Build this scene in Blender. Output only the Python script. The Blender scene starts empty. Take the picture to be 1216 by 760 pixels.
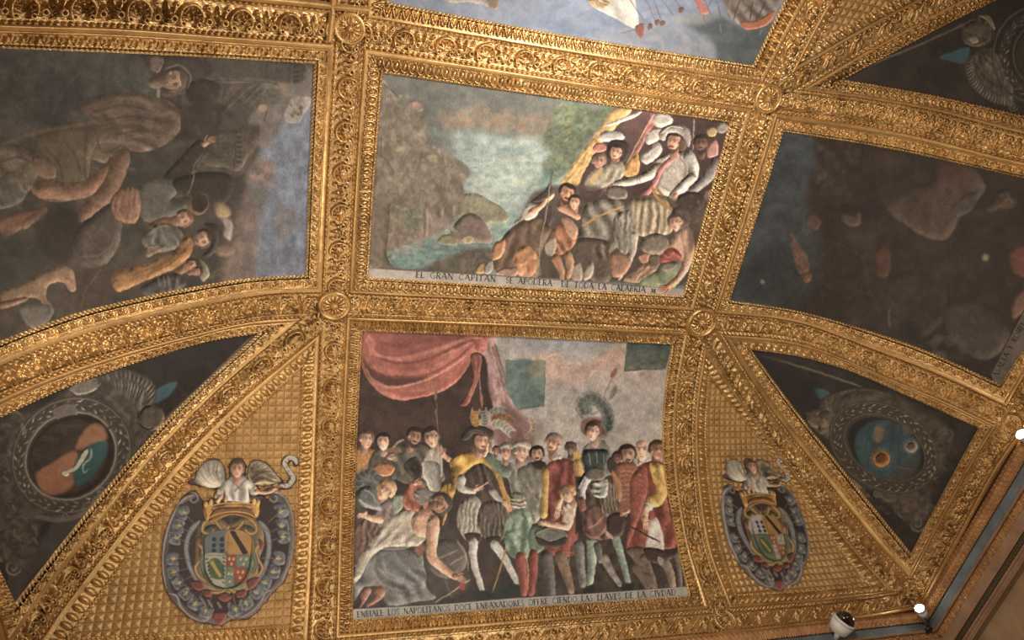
import bpy, bmesh, math
import numpy as np
from mathutils import Vector, Matrix

# ------------------------------------------------------------------ camera
S = 1.5                                   # metres per layout unit
VV = [-1.14932, -0.66178, 3.11727, 0.59295, 1.02368, -0.4812, 829.46681, -0.36684, 0.8644, 1.25458, 1.10502, 1.73833, 0.0, 1.24203]
CX, CY, HH, YAW, PIT, ROL, FPX, Y1, Y2, CW, CD, CP, _c, CL = VV
EYE = 1.6
def cam_axes():
    f = np.array([math.sin(YAW)*math.cos(PIT), math.cos(YAW)*math.cos(PIT), math.sin(PIT)])
    r = np.cross(f, [0, 0, 1.]); r /= np.linalg.norm(r); u = np.cross(r, f)
    c, s = math.cos(ROL), math.sin(ROL)
    return c*r+s*u, -s*r+c*u, f
RT, UP, FW = cam_axes()
SC = bpy.context.scene
COL = SC.collection
cam = bpy.data.cameras.new('camera'); cam.sensor_width = 36.0; cam.lens = FPX/1216*36.0
cam.clip_start = 0.02
co = bpy.data.objects.new('camera', cam); COL.objects.link(co)
m = Matrix(((RT[0], UP[0], -FW[0]), (RT[1], UP[1], -FW[1]), (RT[2], UP[2], -FW[2]))).to_4x4()
m.translation = Vector((CX*S, CY*S, EYE)); co.matrix_world = m
SC.camera = co
vs = SC.view_settings
SC.display_settings.display_device = 'sRGB'
vs.view_transform = 'Standard'; vs.look = 'None'; vs.gamma = 1.0; vs.use_curve_mapping = False
vs.exposure = 0.0

# ------------------------------------------------------------------ light of the room
W = bpy.data.worlds.new('room_air'); SC.world = W; W.use_nodes = True
W.node_tree.nodes['Background'].inputs[0].default_value = (1.0, .82, .62, 1)
W.node_tree.nodes['Background'].inputs[1].default_value = 0.06
def lamp(name, kind, loc, tgt, energy, col, **k):
    l = bpy.data.lights.new(name, kind); l.energy = energy; l.color = col
    for a, b in k.items(): setattr(l, a, b)
    o = bpy.data.objects.new(name, l); COL.objects.link(o); o.location = loc
    o.rotation_euler = (Vector(tgt)-Vector(loc)).to_track_quat('-Z', 'Y').to_euler()
    return o
# unseen lamps: left and right by cornice; two placed mid-room to brighten the vault
LIGHTS = [
 # name, location, target, energy, colour, size
 ('unseen_key_near', (0.0, -1.35, 4.6), (-0.1, 0.6, 6.2), 84, (1, .93, .84), 0.16),  # unseen, added mid-air to put a hot spot on the top rib
 ('uplight_left', (-2.9, 1.0, 4.5), (0.2, 1.2, 6.2), 27, (1, .90, .76), 0.14),
 ('unseen_fill_low', (-0.6, 2.2, 1.4), (-0.3, 1.8, 6.0), 52, (1, .88, .72), 0.35),  # unseen fill light in mid-room, no lamp stands on the floor
 ('uplight_right', (2.9, 0.0, 4.3), (1.6, 1.2, 5.8), 6, (1, .74, .46), 0.2),
]
for n, l, t, e, c, s in LIGHTS:
    lamp(n, 'AREA', l, t, e, c, shape='DISK', size=s)

# ------------------------------------------------------------------ shape of the vault
def prof(t):
    t = np.clip(t, 0, CW*.999)
    return CD*(1-(1-(t/CW)**CP)**(1/CP))
def drop(x, y):
    A = prof(np.maximum(np.abs(x)-1, 0)); B = prof(np.maximum(np.maximum(y-Y2, Y1-y), 0))
    return np.maximum(A, B)
LW = CW*.999
def cast(px):
    """photo ray -> point of the vault (layout units)"""
    px = np.asarray(px, float); sh = px.shape[:-1]; p = px.reshape(-1, 2)
    d = FW + ((p[:, 0]-608)/FPX)[:, None]*RT - ((p[:, 1]-380)/FPX)[:, None]*UP
    o = np.array([CX, CY, 0.])
    lo = np.zeros(len(p)); hi = np.full(len(p), 12.)
    for _ in range(34):
        mid = (lo+hi)/2; q = o+d*mid[:, None]
        ins = (q[:, 2] < HH-drop(q[:, 0], q[:, 1])) & (np.abs(q[:, 0]) < 1+LW) & (q[:, 1] < Y2+LW) & (q[:, 1] > Y1-LW)
        lo = np.where(ins, mid, lo); hi = np.where(ins, hi, mid)
    return (o+d*lo[:, None]).reshape(sh+(3,))
def toW(q):
    q = np.asarray(q, float)*S; q = q.copy(); q[..., 2] += EYE
    return q
def project(q):
    d = (np.asarray(q, float)-np.array([CX*S, CY*S, EYE]))/S
    z = d@FW
    return np.stack([608+FPX*(d@RT)/z, 380-FPX*(d@UP)/z], -1)
# ------------------------------------------------------------------ helpers
def crom(P, n, closed=False):
    P = np.asarray(P, float)
    if len(P) == 2:
        t = np.linspace(0, 1, n)[:, None]; return P[0]*(1-t)+P[1]*t
    if closed: Q = np.vstack([P[-1:], P, P[:2]]); k = len(P)
    else: Q = np.vstack([2*P[:1]-P[1:2], P, 2*P[-1:]-P[-2:-1]]); k = len(P)-1
    d = np.linalg.norm(np.diff(Q, axis=0), axis=1)[1:1+k]+1e-6
    cum = np.concatenate([[0], np.cumsum(d)]); s = np.linspace(0, cum[-1], n, endpoint=not closed)
    i = np.clip(np.searchsorted(cum, s, 'right')-1, 0, k-1); t = ((s-cum[i])/d[i])[:, None]
    a, b, c, e = Q[i], Q[i+1], Q[i+2], Q[i+3]
    # centripetal-ish: chord-scaled tangents keep long/short spans free of loops
    da = np.linalg.norm(b-a, axis=1)[:, None]+1e-6; db = np.linalg.norm(c-b, axis=1)[:, None]+1e-6; dc = np.linalg.norm(e-c, axis=1)[:, None]+1e-6
    m1 = ((c-b)*da/db+(b-a)*db/da)/(da+db)*db; m2 = ((e-c)*db/dc+(c-b)*dc/db)/(db+dc)*db
    t2, t3 = t*t, t**3
    return (2*t3-3*t2+1)*b+(t3-2*t2+t)*m1+(-2*t3+3*t2)*c+(t3-t2)*m2

def link(name, me, parent=None):
    o = bpy.data.objects.new(name, me); COL.objects.link(o)
    if parent is not None:
        o.parent = parent; o.matrix_parent_inverse = parent.matrix_world.inverted()
    return o
def tagit(o, label=None, cat=None, group=None, kind=None):
    if label: o['label'] = label
    if cat: o['category'] = cat
    if group: o['group'] = group
    if kind: o['kind'] = kind
    return o
def empty(name, loc=(0, 0, 0)):
    o = bpy.data.objects.new(name, None); COL.objects.link(o); o.location = loc
    o.empty_display_size = .05
    o.matrix_world = Matrix.Translation(Vector(loc))
    return o
def mesh_np(name, V, F, mat, smooth=True, col=None):
    """V (n,3), F (m,4) or (m,3)"""
    me = bpy.data.meshes.new(name); V = np.ascontiguousarray(V, dtype=np.float32); F = np.ascontiguousarray(F, dtype=np.int32)
    k = F.shape[1]
    me.vertices.add(len(V)); me.vertices.foreach_set('co', V.ravel())
    me.loops.add(F.size); me.loops.foreach_set('vertex_index', F.ravel())
    me.polygons.add(len(F)); me.polygons.foreach_set('loop_start', np.arange(0, F.size, k, dtype=np.int32))
    me.update(calc_edges=True)
    if smooth: me.polygons.foreach_set('use_smooth', np.ones(len(F), dtype=bool))
    if col is not None:
        a = me.color_attributes.new('paint', 'FLOAT_COLOR', 'POINT')
        c = np.ones((len(V), 4), np.float32); c[:, :3] = col; a.data.foreach_set('color', c.ravel())
    me.materials.append(mat); me.validate(clean_customdata=False)
    return me
def gridF(nu, nv, keep=None):
    i = np.arange(nu*nv).reshape(nu, nv)
    F = np.stack([i[:-1, :-1], i[1:, :-1], i[1:, 1:], i[:-1, 1:]], -1)
    if keep is not None:
        k = keep[:-1, :-1] | keep[1:, 1:]; F = F[k]
    return F.reshape(-1, 4)
def compact(V, F, *ex):
    u = np.unique(F); r = np.full(len(V), -1); r[u] = np.arange(len(u))
    return (V[u], r[F])+tuple(e[u] for e in ex)
MARGIN = 90
def inframe(P):
    return (P[..., 0] > -MARGIN) & (P[..., 0] < 1216+MARGIN) & (P[..., 1] > -MARGIN) & (P[..., 1] < 760+MARGIN)
def normals(Q):
    du = np.gradient(Q, axis=0); dv = np.gradient(Q, axis=1)
    n = np.cross(du, dv); l = np.linalg.norm(n, axis=-1, keepdims=True); n = n/np.maximum(l, 1e-12)
    eye = np.array([CX*S, CY*S, EYE]); flip = ((eye-Q)*n).sum(-1) < 0
    return np.where(flip[..., None], -n, n), flip
def orient(V, F):
    eye = np.array([CX*S, CY*S, EYE]); a = V[F[:, 0]]; n = np.cross(V[F[:, 2]]-a, V[F[:, -1]]-V[F[:, 1]])
    f = ((eye-a)*n).sum(1) < 0; F = F.copy(); F[f] = F[f][:, ::-1]; return F
class SurfaceGrid:
    """a patch of the vault: photo-space grid P (nu,nv,2) brought onto the vault, raised by h along the normal"""
    def __init__(s, P):
        s.P = P; s.Q = toW(cast(P)); s.N, _ = normals(s.Q)
    def mesh(s, name, h, mat, col=None, mask=None):
        V = s.Q+s.N*h[..., None]; nu, nv = h.shape
        keep = inframe(s.P)
        if mask is not None: keep = keep & mask
        F = gridF(nu, nv, keep)
        if not len(F): return None
        V = V.reshape(-1, 3)
        if col is not None: V, F, c = compact(V, F, col.reshape(-1, 3))
        else: (V, F), c = compact(V, F), None
        return mesh_np(name, V, orient(V, F), mat, True, c)

def arclen(c):
    """3-D arclength (m) and position lookup along a photo-space centre line"""
    Q = toW(cast(c)); d = np.linalg.norm(np.diff(Q, axis=0), axis=1); return np.concatenate([[0], np.cumsum(d)])
def phase(P, c, al):
    """arclength coordinate of each photo point along centre line c (perpendicular foot, ends extrapolated)"""
    p = P.reshape(-1, 2); a = c[:-1]; ab = c[1:]-a; L2 = (ab**2).sum(1)
    out = np.empty(len(p)); bestd = np.full(len(p), 1e18)
    for k in range(len(a)):
        t = ((p-a[k])@ab[k])/L2[k]
        lo = 0 if k else -99; hi = 1 if k < len(a)-1 else 99
        tc = np.clip(t, lo, hi); d = ((p-a[k]-tc[:, None]*ab[k])**2).sum(1)
        b = d < bestd-1e-9; bestd[b] = d[b]; out[b] = al[k]+tc[b]*(al[k+1]-al[k])
    return out.reshape(P.shape[:-1])

# ------------------------------------------------------------------ carved ornament as height functions
def wn(a, p): return (a+p/2) % p-p/2
def hashn(i, k=0):
    return np.modf(np.abs(np.sin(i*12.9898+k*78.233)*43758.5453))[0]
def tube(d, r): return np.sqrt(np.maximum(0, 1-(d/r)**2))
def o_beads(s, v, p=.027, gap=.46):
    """v in -1..1 over the course; s metres"""
    i = np.round(s/p); ds = wn(s, p)/(p*gap); r = 1-.25*hashn(i, 1)
    return np.sqrt(np.maximum(0, 1-(ds**2+(v*1.05)**2)/r))
def o_leaf(s, v, p=.05, kind=0):
    """upright leaves between darts, v 0 (opening side) .. 1"""
    i = np.round(s/p); d = wn(s, p)/p              # -.5...5
    if kind == 0:      # palmette: fan of five lobes
        y = v; r = np.hypot(d*1.5, y-.08); th = np.arctan2(d*1.5, y-.08+1e-6)
        rm = .60+.22*np.abs(np.cos(th*4.0)); body = np.clip((rm-r)*6, 0, 1)*(0.55+.45*np.abs(np.cos(th*4.0)))
        return np.maximum(body, .55*tube(y-.93, .09))*(1-.15*hashn(i))
    if kind == 1:      # V-shaped leaf-and-dart
        w = .42*v+.04; e = tube(np.abs(d)-w, .085); mid = tube(d, .10)*(v > .35)*(.8)
        low = tube(wn(d+.5, 1.), .12)*(v < .6)*.8
        return np.maximum(np.maximum(e, mid), low)
    if kind == 2:      # egg in a ring
        r = np.hypot(d*2.1, (v-.5)*1.75); egg = np.sqrt(np.maximum(0, 1-(r/.58)**2)); ring = tube(r-.84, .16)*.75
        dart = tube(wn(d+.5, 1.), .06)*.6
        return np.maximum(np.maximum(egg, ring), dart)
    if kind == 3:      # slanting olive bead-and-reel
        q = d+.18*(v-.5); r = (q/.34)**2+((v-.5)/.5)**2
        return np.sqrt(np.maximum(0, 1-r))
def lobes(x, y, cx, cy, ang, L, w, n=3):
    """one carved leaf with a midrib and side lobes, root at (cx,cy) pointing along ang"""
    c, s_ = np.cos(ang), np.sin(ang); a = (x-cx)*c+(y-cy)*s_; b = -(x-cx)*s_+(y-cy)*c
    t = a/L; env = w*np.sqrt(np.clip(t*(1-t)*4, 0, 1))*(1+.28*np.cos(t*2*np.pi*n))
    body = np.clip(1-np.abs(b)/np.maximum(env, 1e-4), 0, 1)*((t > 0) & (t < 1))
    return np.sqrt(body)*(.72+.28*np.cos(b/w*9-t*8))
def o_frieze(s, w, hw, kind=0):
    """w -1..1 across, hw half width (m)"""
    y = w*hw
    if kind == 0:      # C-scrolls alternating with lotus
        P = hw*4.1; i = np.floor(s/P); x = s-i*P-P/2; h = np.zeros_like(s)
        xc = -P*.22; yc = hw*.22; r = np.hypot(x-xc, y-yc); th = np.arctan2(x-xc, -(y-yc))
        arch = (np.abs(th) < 2.15)
        h = np.maximum(h, tube(r-hw*.92, hw*.15)*arch)
        h = np.maximum(h, tube(r-hw*.66, hw*.13)*arch*(.55+.45*np.cos(th*11)))
        for a in (-1.15, -.6, 0, .6, 1.15): h = np.maximum(h, lobes(x, y, xc, hw*.55, -np.pi/2+a, hw*.95, hw*.17, 2)*.95)
        for sx in (-1, 1):
            r2 = np.hypot(x-xc-sx*hw*.62, y-hw*.72); h = np.maximum(h, tube(r2-hw*.16, hw*.11)*.95)
        xc = P*.27
        for a, L in ((-np.pi/2, 1.7), (-np.pi/2-.5, 1.5), (-np.pi/2+.5, 1.5)): h = np.maximum(h, lobes(x, y, xc, hw*.9, a, hw*L, hw*.21, 3))
        for sx in (-1, 1):
            r2 = np.hypot(x-xc-sx*hw*.66, y-hw*.45); h = np.maximum(h, tube(r2-hw*.22, hw*.12)*.9)
            r2 = np.hypot(x-xc-sx*hw*.80, y+hw*.55); h = np.maximum(h, tube(r2-hw*.14, hw*.12)*.85)
        return h
    if kind == 1:      # upright acanthus pairs, dense
        P = hw*2.1; i = np.floor(s/P); x = s-i*P-P/2; h = np.zeros_like(s)
        h = np.maximum(h, lobes(x, y, 0, hw*.9, -np.pi/2, hw*1.8, hw*.34, 3))
        for sx in (-1, 1):
            h = np.maximum(h, lobes(x, y, sx*hw*.30, hw*.9, -np.pi/2+sx*.50, hw*1.5, hw*.24, 3)*.95)
            r2 = np.hypot(x-sx*hw*.80, y+hw*.62); h = np.maximum(h, tube(r2-hw*.17, hw*.13)*.9)
            r2 = np.hypot(x-sx*hw*.92, y-hw*.60); h = np.maximum(h, tube(r2, hw*.16)*.8)
        return h
    if kind == 2:      # slanting leaves and S-scrolls
        P = hw*2.9; i = np.floor(s/P); x = s-i*P-P/2; sg = np.where(i % 2 == 0, 1., 1.); h = np.zeros_like(s)
        h = np.maximum(h, lobes(x, y, -hw*.95, hw*.72, -.78, hw*1.9, hw*.20, 1))
        h = np.maximum(h, lobes(x, y, -hw*.10, hw*.80, -.95, hw*1.9, hw*.22, 3)*.9)
        h = np.maximum(h, lobes(x, y, hw*1.15, hw*.75, -1.9, hw*1.5, hw*.20, 3)*.85)
        r = np.hypot(x-hw*.95, y+hw*.2); h = np.maximum(h, tube(r-hw*.38, hw*.14)*.9); h = np.maximum(h, tube(r, hw*.14)*.8)
        r = np.hypot(x+hw*1.0, y+hw*.45); h = np.maximum(h, tube(r-hw*.25, hw*.13)*.8)
        return h
    if kind == 3:      # small running leaf
        P = hw*1.5; i = np.floor(s/P); x = s-i*P-P/2
        h = lobes(x, y, 0, hw*.9, -np.pi/2, hw*1.7, hw*.36, 2)
        return np.maximum(h, tube(np.hypot(x-P/2, y+hw*.5), hw*.2)*.8)
def wobble(s, w, a=.0022):
    return a*(np.sin(s*61+w*3)+np.sin(s*137+w*7.3+1)+np.sin(s*23-w*4))/3

# ------------------------------------------------------------------ materials
def mat(name, base, rough=.5, metal=0., spec=.5, bump=None, var=None, emis=None, coat=0):
    m = bpy.data.materials.new(name); m.use_nodes = True; nt = m.node_tree; b = nt.nodes['Principled BSDF']
    b.inputs['Base Color'].default_value = tuple(base)+(1,)
    b.inputs['Roughness'].default_value = rough; b.inputs['Metallic'].default_value = metal
    b.inputs['Specular IOR Level'].default_value = spec; b.inputs['Coat Weight'].default_value = coat
    tc = nt.nodes.new('ShaderNodeTexCoord')
    if var:
        n = nt.nodes.new('ShaderNodeTexNoise'); n.inputs['Scale'].default_value = var[0]; n.inputs['Detail'].default_value = 6
        n.inputs['Roughness'].default_value = .65
        r = nt.nodes.new('ShaderNodeValToRGB'); e = r.color_ramp.elements
        e[0].position = var[3] if len(var) > 3 else .35; e[1].position = var[4] if len(var) > 4 else .65
        e[0].color = tuple(var[1])+(1,); e[1].color = tuple(var[2])+(1,)
        nt.links.new(tc.outputs['Object'], n.inputs['Vector']); nt.links.new(n.outputs['Fac'], r.inputs[0]); nt.links.new(r.outputs[0], b.inputs['Base Color'])
    if bump:
        n2 = nt.nodes.new('ShaderNodeTexNoise'); n2.inputs['Scale'].default_value = bump[0]; n2.inputs['Detail'].default_value = 5
        bp = nt.nodes.new('ShaderNodeBump'); bp.inputs['Strength'].default_value = bump[1]; bp.inputs['Distance'].default_value = .01
        nt.links.new(tc.outputs['Object'], n2.inputs['Vector']); nt.links.new(n2.outputs['Fac'], bp.inputs['Height']); nt.links.new(bp.outputs[0], b.inputs['Normal'])
    if emis: b.inputs['Emission Color'].default_value = tuple(emis[0])+(1,); b.inputs['Emission Strength'].default_value = emis[1]
    return m
GOLD = mat('gilded_stucco', (.6, .4, .16), .36, .8, .5, (90, .35), (7, (.40, .235, .09), (.72, .48, .215), .3, .62))
GOLDP = mat('gilded_plain_fillet', (.6, .4, .16), .42, .7, .5, (60, .25), (5, (.42, .235, .095), (.66, .42, .17), .3, .6))
MOSG = mat('gold_diamond_point', (.50, .36, .16), .5, .45, .5, (60, .3), (9, (.40, .235, .09), (.60, .38, .16), .3, .6))
def paint_mat(name, rough=.55):
    m = mat(name, (.5, .5, .5), rough, 0, .35, (40, .12)); nt = m.node_tree; b = nt.nodes['Principled BSDF']
    a = nt.nodes.new('ShaderNodeVertexColor'); a.layer_name = 'paint'; nt.links.new(a.outputs[0], b.inputs['Base Color'])
    return m
FRESCO = paint_mat('fresco_paint')
PLASTER = mat('plain_plaster', (.40, .27, .15), .8, 0, .3, (30, .3), (4, (.33, .21, .12), (.46, .32, .19)))
BLUE = mat('blue_grey_fascia', (.16, .19, .21), .6, 0, .4, (40, .2), (6, (.12, .15, .17), (.19, .23, .25)))
WALLM = mat('tan_wall', (.36, .24, .14), .8, 0, .3, (20, .3), (3, (.30, .19, .105), (.42, .29, .17)))
FLOORM = mat('terracotta_floor', (.22, .13, .08), .5, 0, .4, (20, .2), (3, (.18, .10, .06), (.28, .17, .10)))
WHITEM = mat('white_enamel', (.75, .75, .72), .35)
BLACKG = mat('black_glass', (.01, .01, .012), .08, 0, .6, coat=1.)
DARKM = mat('dark_metal', (.05, .05, .05), .4, .6)
# ------------------------------------------------------------------ the painter: brush marks laid on one sheet in fresco coordinates
KK = 3.0; OX, OY = 64, 64; CWD, CHT = 1216+128, 760+128
SHEET = np.full((int(CHT*KK), int(CWD*KK), 3), .3, np.float32)
_rs = np.random.RandomState(7)
_lat = _rs.rand(256, 256).astype(np.float32)
def vnoise(x, y, seed=0):
    x = x+seed*17.3; y = y+seed*9.1
    xi = np.floor(x).astype(int); yi = np.floor(y).astype(int); fx = x-xi; fy = y-yi
    fx = fx*fx*(3-2*fx); fy = fy*fy*(3-2*fy)
    g = lambda a, b: _lat[a & 255, b & 255]
    return (g(xi, yi)*(1-fx)+g(xi+1, yi)*fx)*(1-fy)+(g(xi, yi+1)*(1-fx)+g(xi+1, yi+1)*fx)*fy
def fbm(x, y, o=4, seed=0):
    s = 0; a = .5; t = 0
    for k in range(o):
        s = s+a*vnoise(x*2**k, y*2**k, seed+k*3); t += a; a *= .55
    return s/t
_V = [0., 0., 1.]
def view(x0, y0, s): _V[:] = [x0, y0, s]
_AF = [None]
PANELS = {}
def snap(key, x0, y0, x1, y1):
    a, b, c, d = [int(round(v*KK)) for v in (y0+OY, y1+OY, x0+OX, x1+OX)]; a, c = max(a, 0), max(c, 0); PANELS[key] = (SHEET[a:b, c:d].copy(), a, c)
def sample(key, P):
    A, y0, x0 = PANELS[key]; X = (P[..., 0]+OX)*KK-x0-.5; Y = (P[..., 1]+OY)*KK-y0-.5; h, w = A.shape[:2]
    X = np.clip(X, 0, w-1.001); Y = np.clip(Y, 0, h-1.001); xi = X.astype(int); yi = Y.astype(int); fx = (X-xi)[..., None]; fy = (Y-yi)[..., None]
    return (A[yi, xi]*(1-fx)+A[yi, xi+1]*fx)*(1-fy)+(A[yi+1, xi]*(1-fx)+A[yi+1, xi+1]*fx)*fy
def V2(P):
    P = np.asarray(P, float).reshape(-1, 2)
    if _AF[0] is not None: P = P@_AF[0][:2]+_AF[0][2]
    return P/_V[2]+np.array(_V[:2])
def bblur(a, r):
    """two box passes of radius r (sheet cells)"""
    r = int(round(r))
    if r < 1: return a
    for _ in range(2):
        for ax in (0, 1):
            p = np.pad(a, [(r+1, r) if k == ax else (0, 0) for k in (0, 1)], mode='constant')
            c = np.cumsum(p, axis=ax, dtype=np.float64)
            a = ((c[2*r+1:]-c[:-2*r-1]) if ax == 0 else (c[:, 2*r+1:]-c[:, :-2*r-1]))/(2*r+1)
    return a.astype(np.float32)
def rast(Q, pad):
    """filled polygon Q (px) -> (mask, slice origin)"""
    q = (Q+[OX, OY])*KK; x0 = int(np.floor(q[:, 0].min()-pad)); x1 = int(np.ceil(q[:, 0].max()+pad))+1; y0 = int(np.floor(q[:, 1].min()-pad)); y1 = int(np.ceil(q[:, 1].max()+pad))+1
    w, h = x1-x0, y1-y0; M = np.zeros((h, w+1), np.int32)
    a = q-[x0, y0]; b = np.roll(a, -1, 0)
    for (ax, ay), (bx, by) in zip(a, b):
        if ay == by: continue
        lo, hi = (ay, by) if ay < by else (by, ay)
        ys = np.arange(int(np.ceil(lo-.5)), int(np.ceil(hi-.5)))
        if not len(ys): continue
        xs = ax+(ys+.5-ay)*(bx-ax)/(by-ay); np.add.at(M, (np.clip(ys, 0, h-1), np.clip(np.ceil(xs-.5).astype(int), 0, w)), 1)
    return (np.cumsum(M, 1)[:, :w] % 2).astype(np.float32), x0, y0
def comp(m, x0, y0, col):
    H_, W_ = SHEET.shape[:2]; h, w = m.shape
    sx, sy = max(0, -x0), max(0, -y0); ex, ey = min(w, W_-x0), min(h, H_-y0)
    if ex <= sx or ey <= sy: return
    m = m[sy:ey, sx:ex, None]; c = col[sy:ey, sx:ex] if getattr(col, 'ndim', 0) == 3 else col
    d = SHEET[y0+sy:y0+ey, x0+sx:x0+ex]; d += (c-d)*m
def C3(c): return np.array(c, np.float32)/255.
def shape_pts(P, smooth=True, raw=False):
    Q = np.asarray(P, float) if raw else V2(P)
    return crom(Q, max(24, len(Q)*8), closed=True) if smooth and len(Q) > 2 else Q
def fill(P, col, soft=.5, a=1., smooth=True, raw=False, c2=None, g=None, tex=0.06, ts=6, mot=None):
    """flat passage of paint; c2/g: second colour and direction (degrees) of a graded passage; mot = mottled second colour"""
    Q = shape_pts(P, smooth, raw); pad = soft*KK*2+2
    m, x0, y0 = rast(Q, pad); m = bblur(m, max(soft*KK, .6)); h, w = m.shape
    yy, xx = np.mgrid[0:h, 0:w].astype(np.float32); X = (x0+xx)/KK-OX; Y = (y0+yy)/KK-OY
    c = np.broadcast_to(C3(col), (h, w, 3)).copy()
    if c2 is not None:
        th = np.radians(g or 90); p = X*np.cos(th)+Y*np.sin(th); pq = Q[:, 0]*np.cos(th)+Q[:, 1]*np.sin(th)
        t = np.clip((p-pq.min())/(np.ptp(pq)+1e-6), 0, 1)[..., None]; c = c*(1-t)+C3(c2)*t
    if mot is not None:
        n = fbm(X/mot[1], Y/mot[1]*(mot[2] if len(mot) > 2 else 1), 4, 5); t = np.clip((n-.38)*4, 0, 1)[..., None]; c = c*(1-t)+C3(mot[0])*t
    if tex: c = c*(1+tex*2*(fbm(X/ts, Y/ts, 4, 2)-.5)[..., None])
    comp(m*a, x0, y0, c)
def form(P, col, r=3., amt=.45, li=(-.5, -.8), soft=.4, a=1., smooth=True, raw=False, tex=.08, ts=3, folds=0, fa=90):
    """a modelled passage: rounded towards its outline, light from li; folds = number of painted creases along angle fa"""
    Q = shape_pts(P, smooth, raw); R = r*KK; pad = soft*KK*2+2
    m, x0, y0 = rast(Q, pad+R*.3); b = bblur(m, max(R*.5, 1)); gy, gx = np.gradient(b)
    sh = np.clip((gx*-li[0]+gy*-li[1])*-R*1.3, -1, 1)
    h, w = m.shape; yy, xx = np.mgrid[0:h, 0:w].astype(np.float32); X = (x0+xx)/KK-OX; Y = (y0+yy)/KK-OY
    if folds:
        th = np.radians(fa); p = -X*np.sin(th)+Y*np.cos(th); q = X*np.cos(th)+Y*np.sin(th); ext = np.ptp(-Q[:, 0]*np.sin(th)+Q[:, 1]*np.cos(th))+1e-6
        ph = p/ext*folds*5.2+9.5*fbm(X/(ext*.5), Y/(ext*.5), 3, 8)
        sh = sh*.75+.50*np.sin(ph)*np.clip(2.4*(fbm(X/ext*2.6, Y/ext*2.6, 2, 4)-.28), 0, 1.1)
    sh = sh*(.45+1.0*fbm(X/3.2, Y/3.2, 3, 9))+.30*(fbm(X/2.4, Y/3.6, 2, 12)-.5)
    c = C3(col)*(1+amt*sh[..., None]*np.where(sh > 0, 1., 1.15)[..., None]); c = c*(1+tex*2*(fbm(X/ts, Y/ts, 3, 3)-.5)[..., None])
    hi = np.clip(sh, 0, 1)[..., None]; c = c+(C3((245, 232, 210))-c)*hi*.22*amt
    m = bblur(m, max(soft*KK, .6)); comp(m*a, x0, y0, np.clip(c, 0, 1).astype(np.float32))
def stroke(P, w0, col, w1=None, a=1., soft=.3, raw=False, smooth=True, taper=True):
    Q = np.asarray(P, float) if raw else V2(P); Q = crom(Q, max(12, len(Q)*7)) if smooth else crom(Q[[0, -1]], 12) if len(Q) == 2 else Q
    w1 = w0 if w1 is None else w1; t = np.linspace(0, 1, len(Q)); wd = (w0+(w1-w0)*t)/2
    if taper: wd = wd*np.clip(np.minimum(t, 1-t)*8+.25, 0, 1)
    d = np.gradient(Q, axis=0); n = np.stack([-d[:, 1], d[:, 0]], -1); n /= np.linalg.norm(n, axis=1, keepdims=True)+1e-9
    poly = np.vstack([Q+n*wd[:, None], (Q-n*wd[:, None])[::-1]]); m, x0, y0 = rast(poly, soft*KK*2+2)
    comp(bblur(m, max(soft*KK, .5))*a, x0, y0, C3(col))
def oval(cx, cy, rx, ry=None, rot=0, n=28, raw=False):
    ry = rx if ry is None else ry; t = np.linspace(0, 2*np.pi, n, endpoint=False); c, s = np.cos(np.radians(rot)), np.sin(np.radians(rot))
    x, y = rx*np.cos(t), ry*np.sin(t); return np.stack([cx+x*c-y*s, cy+x*s+y*c], -1)
def limb(P, w0, col, w1=None, amt=.5, li=(-.5, -.8), a=1., r=None):
    """tapered limb along points (view coords), widths in view units"""
    Q = crom(V2(P), 8*len(P)); w1 = w0 if w1 is None else w1; t = np.linspace(0, 1, len(Q)); wd = (w0+(w1-w0)*t)/2/_V[2]
    d = np.gradient(Q, axis=0); n = np.stack([-d[:, 1], d[:, 0]], -1); n /= np.linalg.norm(n, axis=1, keepdims=True)+1e-9
    e = np.linspace(-1.3, 1.3, 5)[1:-1]; d0 = d[0]/np.linalg.norm(d[0]); d1 = d[-1]/np.linalg.norm(d[-1])
    cap1 = [Q[-1]+(d1*np.cos(k)+n[-1]*np.sin(k))*wd[-1] for k in e[::-1]]; cap0 = [Q[0]-(d0*np.cos(k)+n[0]*np.sin(k))*wd[0] for k in e[::-1]]
    poly = np.vstack([Q+n*wd[:, None], cap1, (Q-n*wd[:, None])[::-1], cap0])
    form(poly, col, r or max(wd.mean()*1.1, .8), amt, li, .35, a, False, True)
def hand(x, y, s, ang, skin=(185, 135, 105)):
    """palm and four fingers + thumb; ang degrees of pointing"""
    c, sn = np.cos(np.radians(ang)), np.sin(np.radians(ang)); R = lambda u, v: (x+s*(u*c-v*sn), y+s*(u*sn+v*c))
    limb([R(-.3, 0), R(.5, 0)], s*1.0, skin, s*.9, .5)
    for k, (o, L) in enumerate(((-.36, .95), (-.12, 1.12), (.12, 1.05), (.34, .8))): limb([R(.4, o), R(.8, o*1.15), R(.45+L, o*1.1+.12)], s*.25, skin, s*.17, .6)
    limb([R(0, -.4), R(.35, -.75), R(.7, -.8)], s*.26, skin, s*.2, .6)
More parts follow.
